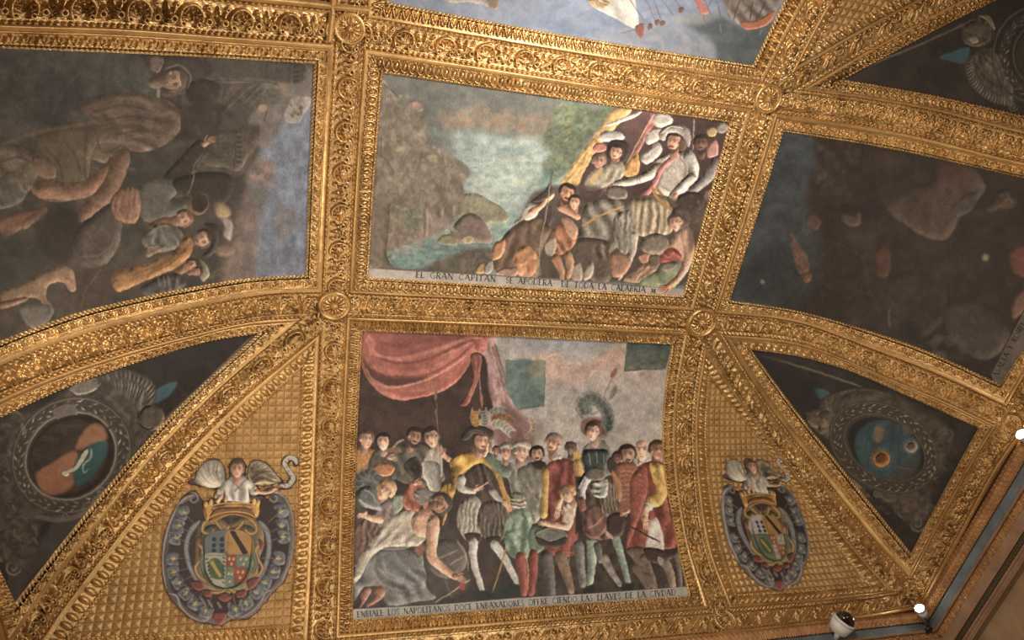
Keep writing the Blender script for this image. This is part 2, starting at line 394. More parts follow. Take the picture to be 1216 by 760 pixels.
def head(x, y, r, look=0, tilt=0, skin=(190, 140, 112), hair=(60, 42, 32), beard=None, bald=False, hatc=None, up=0, a=1., long=False):
    """look -1 (towards left) .. 1; tilt degrees"""
    c, s = np.cos(np.radians(tilt)), np.sin(np.radians(tilt)); R = lambda u, v: (x+r*(u*c-v*s), y+r*(u*s+v*c))
    RP = lambda pts: [R(u, v) for u, v in pts]
    rr = r/_V[2]
    if long: form(RP([(-1.1, -.3), (-.8, -1.1), (0, -1.3), (.8, -1.1), (1.15, -.2), (1.2, .9), (.7, 1.4), (-.6, 1.3), (-1.15, .9)]), hair, rr*.7, .5)
    elif not bald: form(RP([(-.95, .2), (-1.0, -.6), (-.55, -1.15), (.1, -1.3), (.75, -1.05), (1.02, -.4), (.92, .35), (.3, .3), (-.3, .3)]), hair, rr*.6, .45)
    limb([R(.0-look*.15, .6), R(-look*.2, 1.45)], r*.95, tuple(np.array(skin)*.72), r*1.05, .4)
    k = look
    face = [(-.72-.05*k, -.35), (-.55, -.95), (0, -1.1), (.55, -.95), (.72-.05*k, -.35), (.68+.06*k, .3), (.36+.14*k, .85), (0+.2*k, 1.08), (-.36+.14*k, .85), (-.68+.06*k, .3)]
    if not bald: face = [(u, max(v, -.72)) for u, v in face]
    form(RP(face), skin, rr*.8, .38, (-.6, -.6), .35)
    dk = tuple(np.array(skin)*.42); md = tuple(np.array(skin)*.68); hi = tuple(np.minimum(np.array(skin)*1.22, 245))
    fill(RP([(.25+.2*k, -.6), (.66, -.3), (.62, .4), (.3+.15*k, .9), (.35, .2)]), md, rr*.10, .55, tex=0)           # shade side
    e = k*.28; v0 = -.12-up*.12
    for sx in (-1, 1):
        if abs(k) > .9 and sx == -np.sign(k)*1 and 0: continue
        u = e+sx*.30*(1-.25*abs(k)); stroke(RP([(u-.17, v0-.16), (u, v0-.22), (u+.17, v0-.14)]), rr*.13, dk, a=.75, soft=.18)
        fill(RP([(u-.13, v0), (u, v0-.08), (u+.13, v0), (u, v0+.07)]), dk, .18, .85, tex=0)
    stroke(RP([(e*1.2, v0-.05), (e*1.5+.02*np.sign(k+.01), .2), (e*1.6, .30)]), rr*.15, hi, a=.75, soft=.2)
    fill(RP([(e*1.5-.12, .33), (e*1.5+.14, .33), (e*1.5, .40)]), dk, .2, .7, tex=0)
    fill(RP([(e*1.3-.2, .58), (e*1.3, .53), (e*1.3+.2, .58), (e*1.3, .66)]), (140, 70, 62), .18, .8, tex=0)
    fill(RP([(-.42+k*.3, .05), (-.2+k*.3, .2), (-.35+k*.3, .38)]), tuple(np.minimum(np.array(skin)*np.array([1.1, .86, .84]), 240)), rr*.12, .5, tex=0)
    if beard is not None:
        stroke(RP([(e*1.3-.3, .52), (e*1.3, .44), (e*1.3+.3, .52)]), rr*.16, beard, soft=.2)
        fill(RP([(-.6+k*.2, .35), (-.3+e, .72), (e, .74), (.3+e, .72), (.62+k*.1, .3), (.45+k*.2, .95), (.08+k*.25, 1.3), (-.35+k*.2, .95)]), beard, .35, .85)
    if not long and abs(k) > .2: form([R(-np.sign(k)*.62+dx*.1, .05+dy*.2) for dx, dy in ((-1, -1), (1, -1), (1, 1), (-1, 1))], tuple(np.array(skin)*.9), rr*.2, .5)
    if hatc is not None: form(RP([(-1.15, -.35), (-.9, -1.05), (-.2, -1.5), (.5, -1.45), (1.05, -.95), (1.2, -.35), (.5, -.6), (-.5, -.62)]), hatc, rr*.6, .5)
def plume(P, w, col, n=14, hi=(200, 200, 190)):
    Q = crom(V2(P), n); stroke(P, w/_V[2], tuple(np.array(col)*.75), w/_V[2]*.7, soft=.6)
    for i in range(n-1):
        d = Q[i+1]-Q[i]; d = d/np.linalg.norm(d); nn = np.array([-d[1], d[0]]); ww = w/_V[2]*.6
        for sd in (-1, 1): stroke([Q[i], Q[i]+nn*sd*ww+d*ww*.7, Q[i]+nn*sd*ww*.95+d*ww*1.3], ww*.45, hi if (i+sd) % 2 else col, a=.6, raw=True, soft=.3)
def lines(Ps, w, col, a=.7, soft=.3):
    for P in Ps: stroke(P, w, col, a=a, soft=soft)
def dabs(P, n, col, smin, smax, a=.5, seed=0, ang=None, soft=.5, stretch=1.6):
    """loose brush dabs inside polygon P (view coords)"""
    Q = shape_pts(P); r = np.random.RandomState(seed+11); lo, hi = Q.min(0), Q.max(0); k = 0; cols = col if isinstance(col, list) else [col]
    a_, b_ = Q, np.roll(Q, -1, 0)
    for _ in range(n*6):
        if k >= n: break
        p = lo+r.rand(2)*(hi-lo); cr = ((a_[:, 1] > p[1]) != (b_[:, 1] > p[1])) & (p[0] < (b_[:, 0]-a_[:, 0])*(p[1]-a_[:, 1])/(b_[:, 1]-a_[:, 1]+1e-9)+a_[:, 0])
        if cr.sum() % 2 == 0: continue
        k += 1; s = smin+(smax-smin)*r.rand()**1.5; th = r.rand()*180 if ang is None else ang+r.randn()*18
        fill(oval(p[0], p[1], s*stretch, s, th, 10), cols[r.randint(len(cols))], soft, a*(.5+.5*r.rand()), raw=True, tex=0)
GLY = {  # roman capitals: strokes in a 0..1 box (x, y down), letter width first
 'A': (.95, [[(0.02, 1), (.5, 0)], [(.5, 0), (.98, 1), 'T'], [(.2, .64), (.8, .64)]]), 'B': (.7, [[(.15, 0), (.15, 1), 'T'], [(.15, 0), (.7, .06), (.8, .25), (.6, .45), (.15, .48)], [(.15, .48), (.75, .55), (.9, .75), (.7, .97), (.15, 1)]]),
 'C': (.85, [[(.95, .15), (.55, 0), (.12, .25), (.08, .7), (.45, 1), (.95, .85)]]), 'D': (.9, [[(.12, 0), (.12, 1), 'T'], [(.12, 0), (.7, .08), (.95, .5), (.7, .92), (.12, 1)]]),
 'E': (.65, [[(.15, 0), (.15, 1), 'T'], [(.15, 0), (.9, 0)], [(.15, .48), (.75, .48)], [(.15, 1), (.95, 1)]]), 'F': (.62, [[(.15, 0), (.15, 1), 'T'], [(.15, 0), (.9, 0)], [(.15, .48), (.75, .48)]]),
 'G': (.9, [[(.92, .15), (.55, 0), (.12, .25), (.08, .7), (.45, 1), (.9, .9), (.9, .55)], [(.65, .55), (1, .55)]]), 'I': (.3, [[(.5, 0), (.5, 1), 'T']]),
 'J': (.4, [[(.6, 0), (.6, .8), (.1, 1.05)]]), 'L': (.62, [[(.15, 0), (.15, 1), 'T'], [(.15, 1), (.95, 1), (.95, .85)]]), 'M': (1.0, [[(.1, 1), (.18, 0)], [(.18, 0), (.5, .9), 'T'], [(.5, .9), (.82, 0)], [(.82, 0), (.9, 1), 'T']]),
 'N': (.92, [[(.12, 1), (.12, 0)], [(.12, 0), (.88, 1), 'T'], [(.88, 1), (.88, 0)]]), 'O': (.95, [[(.5, 0), (.1, .2), (.05, .6), (.35, 1), (.7, .97), (.95, .65), (.9, .2), (.5, 0)]]),
 'P': (.68, [[(.15, 0), (.15, 1), 'T'], [(.15, 0), (.75, .06), (.88, .28), (.65, .52), (.15, .54)]]), 'R': (.78, [[(.15, 0), (.15, 1), 'T'], [(.15, 0), (.7, .06), (.82, .26), (.6, .48), (.15, .5)], [(.45, .5), (.95, 1), 'T']]),
 'S': (.62, [[(.85, .12), (.5, 0), (.15, .2), (.35, .45), (.75, .6), (.85, .82), (.5, 1), (.1, .88)]]), 'T': (.8, [[(.5, 0), (.5, 1), 'T'], [(.02, .02), (.98, .02)]]),
 'V': (.9, [[(.05, 0), (.5, 1), 'T'], [(.5, 1), (.95, 0)]]), 'U': (.85, [[(.12, 0), (.12, .7), (.45, 1), (.85, .75), (.85, 0)]]), 'X': (.85, [[(.05, 0), (.95, 1), 'T'], [(.9, 0), (.08, 1)]]),
 'Y': (.85, [[(.05, 0), (.5, .5), 'T'], [(.5, .5), (.95, 0)], [(.5, .5), (.5, 1), 'T']]), 'Z': (.8, [[(.1, 0), (.9, 0)], [(.9, 0), (.1, 1), 'T'], [(.1, 1), (.95, 1)]]), '.': (.25, [[(.5, .5), (.55, .56), 'T']]), ' ': (.7, []),
}
def letter_row(text, p0, p1, h, col=(38, 34, 34), bl0=None):
    """text fitted from p0 to p1 along the baseline, cap height h px"""
    p0 = np.array(p0, float); p1 = np.array(p1, float); d = p1-p0; L = np.linalg.norm(d); d /= L; up = np.array([d[1], -d[0]])
    if up[1] > 0 and abs(d[0]) > .5: up = -up
    tot = sum(GLY[c][0]+.22 for c in text); k = L/tot; x = 0
    for ch in text:
        wd, st = GLY[ch]; wd *= k
        for s_ in st:
            T = s_[-1] == 'T'; pts = [q for q in s_ if q != 'T']; Q = np.array([p0+d*(x+q[0]*wd)+up*((1-q[1])*h) for q in pts])
            stroke(Q, 1.25 if T else .62, col, a=.95, soft=.16, raw=True, smooth=len(Q) > 2, taper=False)
            if len(pts) == 2:
                for e in (0, 1):
                    if pts[e][1] in (0, 1) and T: stroke([Q[e]-d*.11*h*1.6, Q[e]+d*.11*h*1.6], .5, col, raw=True, smooth=False, taper=False, soft=.15)
        x += wd+.22*k

def grade(x0, y0, x1, y1, sat=.8, gain=.93, veil=(0, (110, 100, 88)), warp=1.0, grain=.10, contrast=1., blur=0):
    """age a finished fresco: brushed contours, muted pigment, blotchy plaster"""
    a, b = int((y0+OY)*KK), int((y1+OY)*KK); c, d = int((x0+OX)*KK), int((x1+OX)*KK); R = SHEET[a:b, c:d].copy(); h, w = R.shape[:2]
    if blur: R = np.stack([bblur(np.pad(R[..., k], 12, mode='edge'), blur*KK)[12:-12, 12:-12] for k in range(3)], -1)
    yy, xx = np.mgrid[0:h, 0:w].astype(np.float32); X = xx/KK; Y = yy/KK
    dx = (fbm(X/6, Y/6, 2, 21)-.5)*2.6+(fbm(X/1.7, Y/1.7, 1, 22)-.5)*1.1; dy = (fbm(X/6, Y/6, 2, 23)-.5)*2.6+(fbm(X/1.7, Y/1.7, 1, 24)-.5)*1.1
    R = R[np.clip(yy+dy*warp*KK, 0, h-1).astype(int), np.clip(xx+dx*warp*KK, 0, w-1).astype(int)]
    L = (R@np.array([.3, .59, .11], np.float32))[..., None]; R = L+(R-L)*sat; R = (.42+(R-.42)*contrast)*gain
    n = (fbm(X/9, Y/9, 4, 31)-.5)*.9+(fbm(X/1.1, Y/2.2, 2, 32)-.5)*.7+(fbm(X/40, Y/40, 2, 33)-.5)*.6
    R = R*(1+grain*2*n[..., None]); v = veil[0]*(0.6+.8*fbm(X/30, Y/30, 2, 34)[..., None]); R = R+(C3(veil[1])-R)*v
    SHEET[a:b, c:d] = np.clip(R, .01, 1)
# ---- lower fresco: court scene under a red canopy
def paint_lower():
    SK = (196, 146, 116); view(0, 0, 1)
    fill([(415, 385), (830, 385), (830, 745), (415, 745)], (70, 60, 54), smooth=False, mot=((52, 44, 40), 14))
    # sky
    fill([(585, 388), (830, 392), (830, 560), (560, 560)], (148, 141, 136), c2=(163, 154, 143), g=90, smooth=False, mot=((158, 150, 146), 18, 2))
    view(610, 380, 4.223)
    fill([(0, 90), (300, 90), (500, 100), (480, 130), (300, 160), (100, 150), (0, 140)], (128, 134, 140), 4, .6)
    fill([(0, 195), (110, 190), (160, 170), (230, 172), (260, 215), (330, 225), (420, 180), (560, 130), (570, 260), (440, 260), (380, 300), (300, 340), (180, 330), (160, 300), (0, 220)], (168, 132, 118), 2.5, .8, mot=((180, 140, 122), 9))
    fill([(400, 260), (560, 255), (740, 270), (740, 340), (520, 330), (360, 330)], (160, 142, 134), 4, .7)
    fill([(160, 300), (330, 330), (330, 400), (200, 390)], (130, 128, 126), 5, .5)
    lines([[(60, 205), (120, 190), (160, 200)], [(165, 190), (210, 170), (255, 195)], [(260, 222), (310, 210), (350, 230)], [(380, 285), (400, 260), (430, 250)]], 1.6, (206, 170, 148), .7, .6)
    dabs([(160, 420), (740, 400), (740, 600), (160, 520)], 90, [(172, 164, 152), (140, 136, 130), (158, 148, 136)], 1.5, 5, .3, 3, 0, 1.5, 3)
    # tent interior
    view(410, 380, 4.224)
    fill([(0, -30), (700, 60), (720, 470), (640, 520), (600, 780), (0, 780)], (66, 50, 43), .8, smooth=False, mot=((54, 41, 37), 16))
    fill([(90, 440), (250, 500), (420, 440), (560, 400), (600, 500), (400, 560), (120, 520)], (76, 54, 46), 5, .6)
    # tent wall, mauve
    form([(690, 10), (735, 10), (750, 100), (775, 200), (810, 330), (860, 500), (880, 640), (800, 640), (720, 560), (700, 330), (670, 160)], (160, 122, 120), 4, .35, folds=3, fa=72, soft=.4)
    fill([(800, 430), (900, 480), (940, 700), (760, 640), (740, 500)], (112, 76, 72), 2.5, .85)
    lines([[(745, 110), (790, 250), (830, 390)], [(700, 190), (720, 330), (730, 440)]], 2.6, (112, 78, 76), .7)
    lines([[(725, 120), (775, 300), (800, 420)]], 1.4, (196, 164, 158), .7)
    fill([(668, 160), (684, 170), (715, 330), (725, 460), (700, 450), (675, 330)], (58, 42, 38), .5)
    stroke([(668, 220), (676, 330), (684, 450)], .9, (150, 140, 128)); fill([(675, 360), (690, 385), (685, 440), (676, 400)], (150, 92, 66), .4)
    # canopy
    form([(60, -40), (400, -40), (690, -30), (722, 90), (712, 130), (690, 165), (655, 160), (620, 225), (560, 310), (480, 360), (380, 388), (290, 402), (210, 388), (150, 345), (105, 285), (80, 230)], (160, 84, 72), 12, .35, (-.3, -.8))
    fill([(95, 20), (560, 20), (540, 110), (420, 150), (240, 200), (140, 190), (100, 130)], (138, 70, 62), 3, .8)
    fill([(90, 190), (130, 240), (210, 280), (330, 290), (420, 280), (330, 318), (200, 330), (130, 300), (95, 240)], (84, 52, 46), 1.2, .95)
    for P, w, c, a in (([(100, 90), (150, 170), (250, 195), (420, 160), (600, 95)], 5, (192, 112, 96), .8), ([(120, 230), (240, 262), (400, 262), (520, 200), (620, 120)], 7, (184, 102, 86), .8),
        ([(110, 200), (160, 262), (300, 285), (440, 262), (560, 190), (640, 120)], 2, (122, 58, 52), .8), ([(130, 310), (200, 333), (340, 322), (470, 270), (580, 200), (645, 140)], 2.0, (214, 142, 122), .85),
        ([(100, 240), (140, 300), (200, 328)], 1.6, (206, 130, 110), .8), ([(200, 350), (320, 372), (440, 350), (560, 280), (630, 180)], 6, (150, 74, 64), .7), ([(160, 110), (260, 130), (420, 100), (600, 85)], 5, (122, 60, 54), .7),
        ([(110, 70), (140, 120), (120, 180)], 5, (186, 106, 92), .7), ([(150, 185), (260, 215), (400, 200), (560, 130), (640, 100)], 3, (120, 58, 52), .75), ([(480, 180), (560, 150), (640, 110)], 3, (196, 120, 104), .7),
        ([(620, 95), (650, 110), (655, 150)], 1.6, (110, 50, 46), .9), ([(665, 90), (668, 120), (662, 155)], 1.4, (120, 56, 50), .8), ([(640, 85), (690, 100), (700, 135)], 2.4, (200, 122, 106), .8)):
        stroke(P, w, c, a=a, soft=.8)
    form([(640, 165), (668, 165), (668, 290), (640, 370), (605, 428), (578, 432), (610, 370), (640, 280)], (140, 74, 64), 3, .5)
    stroke([(655, 180), (652, 290), (620, 380)], 1.4, (186, 112, 98), a=.7)
    # green inset panels of sky
    fill([(803, 203), (1004, 205), (996, 430), (860, 450), (800, 340)], (98, 116, 110), .4, smooth=False, mot=((82, 104, 104), 10))
    lines([[(803, 203), (1004, 206)], [(1004, 206), (996, 430)], [(996, 430), (860, 450)]], .7, (70, 70, 62), .8)
    view(610, 380, 4.223)
    fill([(60, 210), (158, 208), (150, 280), (70, 275)], (116, 112, 86), 2.5, .7); fill([(0, 205), (100, 208), (60, 235), (0, 230)], (70, 92, 96), 1.5, .7)
    fill([(569, 112), (792, 120), (762, 245), (640, 250), (553, 257)], (74, 86, 80), .4, smooth=False, mot=((60, 76, 76), 8))
    dabs([(570, 190), (750, 190), (745, 240), (570, 245)], 26, [(124, 116, 84), (104, 104, 82)], 1.5, 4, .5, 5, 0, 1); stroke([(553, 257), (640, 248), (760, 250)], .8, (54, 50, 46))
    stroke([(569, 112), (553, 257)], .6, (60, 62, 58))
    # halberd
    stroke([(524, 225), (440, 405)], .9, (120, 84, 66), smooth=False); fill([(510, 320), (516, 350), (500, 385), (480, 402), (492, 350)], (118, 112, 100), .3); fill([(512, 245), (516, 256), (496, 290), (484, 286)], (126, 80, 64), .3)
    # ---------- background row of heads left
    view(410, 380, 4.224)
    form([(60, 640), (140, 650), (190, 690), (230, 780), (60, 780)], (176, 118, 56), 4, .5); form([(140, 660), (250, 640), (290, 700), (280, 780), (120, 780)], (84, 76, 66), 4, .4)
    form([(250, 640), (330, 620), (420, 640), (470, 720), (500, 790), (250, 790)], (88, 84, 72), 5, .45, folds=4, fa=60)
    head(103, 600, 40, 1, 5, hair=(96, 66, 52)); head(190, 612, 38, -.1, 0, hair=(44, 34, 30), skin=(200, 156, 128)); head(345, 588, 42, .6, 18, skin=(168, 118, 92), beard=(50, 36, 30))
    stroke([(230, 650), (270, 610), (295, 600)], 3, (132, 124, 106)); fill([(195, 655), (230, 640), (275, 648), (285, 660), (240, 664)], (128, 92, 64), .3); hand(225, 690, 24, 10)
    head(432, 592, 46, -.4, -18, hair=(62, 46, 38), skin=(204, 156, 126), up=.6)
    form([(420, 650), (470, 650), (488, 720), (480, 790), (380, 790), (390, 720)], (160, 150, 136), 4, .45, folds=2, fa=95)
    limb([(450, 450), (462, 520)], 3, (132, 122, 108), 2); stroke([(452, 330), (452, 400)], 3, (112, 96, 84)); stroke([(455, 400), (465, 560), (475, 700), (478, 780)], .8, (120, 106, 90))
    limb([(520, 700), (490, 670), (476, 630)], 30, SK, 12); hand(488, 672, 20, -70)
    # red page far left, soldier with helmet
    view(410, 550, 3.895)
    form([(45, 60), (120, 40), (210, 60), (240, 120), (160, 160), (50, 130)], (92, 92, 86), 4, .4, folds=3, fa=20); form([(130, 20), (190, 0), (230, 20), (200, 60), (140, 40)], (178, 112, 66), 3, .4)
    form([(40, 300), (150, 240), (170, 320), (120, 400), (60, 480), (36, 480)], (104, 76, 66), 4, .5, folds=5, fa=100)
    head(185, 128, 44, -.7, 28, hair=(178, 136, 84), skin=(208, 156, 124)); form([(160, 190), (215, 165), (240, 210), (215, 270), (165, 300), (140, 250)], (118, 98, 96), 4, .5, folds=3, fa=120)
    form([(225, 150), (262, 150), (262, 210), (235, 235)], (116, 128, 112), 3, .4)
    limb([(160, 265), (110, 250), (70, 235)], 34, SK, 20); hand(85, 232, 22, 150)
    form([(50, 150), (70, 112), (110, 105), (140, 135), (155, 180), (165, 215), (120, 210), (75, 195)], (88, 92, 92), 5, .8); stroke([(60, 165), (100, 195), (155, 212)], 2, (168, 168, 160), a=.8); stroke([(85, 120), (120, 140), (140, 180)], 1.2, (176, 176, 168), a=.7)
    plume([(60, 110), (70, 60), (110, 40), (140, 60)], 34, (72, 78, 76), 12, (110, 118, 112))
    # red jacket man and breastplate
    form([(270, 205), (275, 130), (310, 80), (350, 90), (390, 150), (370, 210)], (156, 84, 66), 4, .5, folds=3, fa=80)
    form([(355, 0), (430, 0), (440, 60), (430, 130), (400, 130), (370, 80), (350, 30)], (146, 142, 134), 5, .5, (.6, -.4)); form([(270, 10), (330, -30), (350, 0), (352, 60), (330, 84), (300, 60)], (52, 46, 42), 3, .5, folds=2, fa=60); hand(325, 92, 20, -10)
    form([(315, 140), (350, 110), (400, 130), (440, 160), (430, 210), (360, 200)], (120, 116, 110), 4, .6, folds=5, fa=20)
    # ---------- seated captain in yellow cape
    view(410, 550, 3.895)
    fill([(560, 40), (700, 40), (760, 200), (790, 330), (760, 480), (700, 520), (640, 600), (560, 420), (520, 340), (500, 150)], (64, 52, 46), 1, .9)
    form([(480, 0), (700, 0), (690, 40), (640, 20), (560, 60), (500, 110), (486, 170), (500, 60)], (190, 138, 52), 4, .5)
    form([(440, 110), (480, 90), (498, 140), (480, 210), (450, 290), (455, 180)], (176, 124, 50), 3, .5)
    form([(640, 0), (690, 10), (740, 120), (790, 260), (760, 260), (710, 150), (660, 60)], (176, 126, 56), 3, .5)
    view(520, 480, 5.427)
    form([(85, 420), (95, 360), (150, 320), (220, 300), (290, 330), (350, 360), (390, 440), (380, 480), (320, 400), (270, 380), (190, 420), (140, 470), (90, 600), (40, 620), (90, 520)], (196, 142, 52), 5, .55, folds=3, fa=40)
    form([(180, 440), (280, 380), (340, 420), (400, 540), (420, 640), (330, 680), (160, 640), (120, 560)], (74, 62, 56), 5, .5, folds=6, fa=75)
    lines([[(250, 420), (290, 520), (300, 560)], [(230, 430), (265, 520)], [(300, 410), (340, 500), (380, 590)]], .8, (112, 98, 84), .6)
    limb([(150, 480), (150, 540), (230, 560)], 62, (168, 162, 150), 34); limb([(350, 560), (400, 620), (440, 650)], 44, (160, 154, 144), 34)
    hand(245, 545, 30, -15, SK); limb([(240, 545), (290, 520), (322, 502)], 16, SK, 8)
    view(410, 550, 3.895)
    form([(545, 170), (600, 150), (640, 200), (640, 330), (570, 360), (525, 310)], (148, 142, 130), 5, .6, folds=8, fa=93)
    form([(640, 180), (720, 180), (760, 260), (740, 340), (680, 370), (630, 330)], (88, 78, 68), 5, .6, folds=8, fa=88)
    form([(550, 330), (630, 335), (625, 362), (565, 362)], (60, 50, 44), 3, .4); form([(650, 350), (720, 345), (715, 375), (670, 380)], (56, 48, 42), 3, .4)
    limb([(592, 362), (590, 430), (615, 530), (640, 610)], 42, (172, 170, 162), 22); limb([(690, 375), (730, 430), (785, 530), (830, 600)], 42, (170, 168, 160), 24)
    fill([(600, 600), (650, 590), (680, 615), (660, 632), (600, 630)], (36, 42, 42), .5); fill([(780, 560), (860, 580), (860, 620), (790, 610), (700, 632), (690, 600)], (38, 46, 46), .6)
    limb([(735, 180), (765, 220), (788, 262)], 26, SK, 14); hand(770, 240, 24, 65)
    stroke([(765, 260), (740, 400), (680, 600)], 2.0, (158, 116, 60)); stroke([(470, 0), (480, 200), (520, 360), (560, 470)], 1, (70, 56, 46))
    view(520, 480, 5.427)
    head(278, 245, 56, .8, 8, hair=(98, 70, 48), skin=(200, 146, 114), long=True, beard=(104, 74, 54))
    form([(150, 230), (180, 160), (240, 135), (310, 145), (362, 180), (350, 230), (300, 200), (230, 190), (190, 230)], (58, 50, 44), 4, .5); stroke([(190, 190), (240, 165), (300, 180)], 1, (120, 106, 84), a=.7)
    plume([(255, 140), (235, 90), (240, 40)], 38, (172, 114, 50), 10, (196, 140, 70)); plume([(300, 140), (300, 80), (290, 40)], 34, (96, 100, 94), 12, (170, 168, 152)); plume([(330, 60), (390, 30), (440, 40)], 30, (130, 130, 114), 9, (172, 168, 146))
    plume([(340, 95), (420, 75), (480, 110)], 34, (132, 92, 56), 10, (164, 112, 62)); plume([(345, 130), (400, 130), (470, 180)], 44, (138, 138, 126), 12, (182, 178, 162))
    # ---------- centre group
    plume([(560, 215), (610, 170), (600, 100), (570, 90)], 26, (168, 136, 112), 10, (196, 168, 140)); fill([(620, 90), (670, 120), (700, 200), (640, 240), (600, 230), (630, 160)], (98, 88, 76), 3, .6)
    form([(380, 360), (460, 370), (520, 400), (600, 400), (670, 460), (660, 560), (640, 760), (500, 760), (470, 560), (440, 470), (400, 440), (350, 380), (330, 330)], (132, 132, 122), 6, .5, folds=6, fa=80)
    limb([(330, 340), (380, 400), (440, 440)], 60, (98, 112, 96), 70); limb([(300, 330), (316, 280), (320, 250)], 26, SK, 14); limb([(600, 400), (660, 470), (640, 540)], 60, (112, 122, 108), 44)
    form([(480, 570), (560, 580), (560, 670), (480, 670)], (126, 118, 106), 4, .7, folds=5, fa=0); lines([[(510, 590), (580, 640), (650, 710)]], 1.2, (172, 140, 84), .8)
    head(437, 310, 44, .1, 0, skin=(186, 134, 108), hair=(70, 60, 54), hatc=(122, 122, 112)); head(375, 300, 26, .5, 0, skin=(150, 104, 88)); head(537, 310, 54, .3, 6, skin=(204, 156, 130), hair=(120, 110, 96), hatc=(150, 144, 128))
    head(638, 325, 48, 0, -6, skin=(192, 140, 114), hair=(38, 30, 26), beard=(40, 30, 26), long=False); form([(600, 380), (690, 375), (700, 410), (640, 420)], (46, 40, 38), 3, .4)
    # left councillor in red tabard, yellow sleeves
    form([(700, 400), (760, 350), (860, 360), (900, 480), (900, 760), (690, 760), (700, 560)], (128, 62, 54), 6, .45, folds=5, fa=95)
    limb([(690, 430), (690, 560), (690, 700)], 50, (182, 136, 62), 44); head(745, 255, 58, -.7, 10, skin=(190, 138, 110), hair=(128, 118, 106), beard=(96, 74, 60), bald=False)
    form([(740, 345), (800, 330), (790, 370), (745, 375)], (186, 178, 164), 3, .4)
    view(610, 380, 4.223)
    limb([(300, 660), (330, 720), (335, 800)], 46, (186, 142, 66), 40); head(285, 645, 30, 0, 0, hair=(74, 66, 62), skin=(110, 90, 80)); lines([[(190, 690), (210, 760)], [(240, 680), (250, 760)]], .7, (104, 40, 38), .7)
    view(610, 550, 3.895)
    form([(135, 40), (160, 0), (290, 0), (300, 100), (290, 380), (280, 420), (180, 425), (130, 420), (150, 300), (150, 180)], (130, 62, 54), 6, .45, folds=4, fa=94)
    lines([[(225, 60), (215, 200)], [(130, 418), (200, 410), (280, 415)]], 1.2, (190, 110, 80), .6)
    limb([(145, 40), (142, 140), (138, 240)], 38, (184, 140, 66), 34); limb([(295, 0), (300, 60), (290, 110)], 44, (186, 144, 70), 30)
    # trousers of soldier at left edge (green, red hose)
    form([(0, 215), (60, 210), (85, 300), (90, 400), (60, 440), (0, 440)], (106, 130, 110), 5, .45, folds=3, fa=92)
    form([(90, 290), (125, 300), (125, 410), (90, 420), (70, 380)], (92, 114, 98), 4, .4)
    limb([(30, 435), (40, 520), (48, 600)], 50, (142, 66, 56), 34); limb([(90, 420), (88, 520), (80, 600)], 46, (136, 60, 52), 32); stroke([(58, 415), (66, 500), (66, 590)], 1.6, (188, 150, 96), a=.8)
    form([(30, 20), (80, 10), (125, 70), (120, 180), (90, 240), (60, 180)], (112, 108, 98), 4, .5, folds=4, fa=70)
    # legs under red tabard
    limb([(150, 430), (165, 520), (175, 610)], 60, (92, 84, 80), 38); limb([(215, 430), (240, 500), (265, 590)], 56, (126, 98, 74), 34); limb([(300, 380), (310, 480), (320, 560)], 50, (110, 108, 104), 34)
    stroke([(262, 350), (255, 450), (248, 545)], .8, (150, 132, 110))
    # ---------- man in armour with plumed hat
    fill([(285, 60), (330, 60), (330, 300), (285, 330)], (50, 42, 40), .7, smooth=False)
    limb([(360, 350), (362, 440), (350, 560)], 54, (132, 150, 132), 30); limb([(470, 340), (500, 440), (530, 550)], 40, (122, 140, 126), 26); fill([(330, 575), (370, 560), (372, 600), (320, 605)], (40, 38, 36), .5); fill([(510, 560), (560, 565), (550, 590), (500, 580)], (44, 42, 38), .5)
    limb([(420, 440), (450, 500), (490, 560)], 40, (138, 128, 118), 22); limb([(385, 380), (400, 450)], 36, (90, 96, 88), 26)
    form([(300, 100), (340, 60), (420, 50), (470, 110), (500, 200), (500, 330), (440, 350), (340, 350), (310, 250)], (76, 58, 52), 5, .55, folds=5, fa=78)
    form([(350, 200), (400, 190), (450, 230), (430, 300), (380, 350), (330, 330), (325, 260)], (118, 82, 74), 4, .55, folds=4, fa=65); lines([[(340, 300), (370, 290), (420, 240)]], 2, (190, 130, 82), .8)
    form([(420, 80), (460, 90), (490, 160), (500, 230), (470, 250), (400, 220), (415, 140)], (112, 96, 82), 4, .6, folds=8, fa=84)
    form([(440, 240), (500, 230), (515, 290), (495, 335), (450, 335)], (66, 50, 48), 4, .5); fill([(425, 310), (450, 330), (465, 350), (440, 345)], (186, 140, 126), .4)
    form([(365, 90), (430, 70), (420, 160), (370, 150), (355, 120)], (150, 150, 144), 4, .8, folds=4, fa=0); limb([(410, 30), (350, 55), (315, 110), (312, 170)], 56, (138, 138, 136), 36, .9); limb([(312, 170), (320, 210)], 34, (120, 74, 62), 30); lines([[(330, 60), (300, 120)], [(370, 40), (330, 70)]], 1.6, (206, 204, 196), .7)
    view(610, 380, 4.223)
    form([(350, 640), (390, 610), (440, 600), (490, 660), (510, 760), (360, 770)], (122, 118, 106), 5, .4, folds=4, fa=80); form([(350, 655), (400, 648), (470, 655), (478, 700), (464, 745), (455, 790), (368, 790), (352, 730), (345, 690)], (58, 68, 66), 5, .9, soft=.3); form([(365, 755), (460, 755), (456, 790), (370, 790)], (96, 88, 78), 3, .5)
    lines([[(375, 665), (385, 730)], [(415, 660), (420, 720)], [(450, 670), (452, 720)]], 1.0, (158, 164, 156), .7); form([(470, 700), (500, 680), (540, 780), (500, 780)], (60, 56, 54), 3, .4)
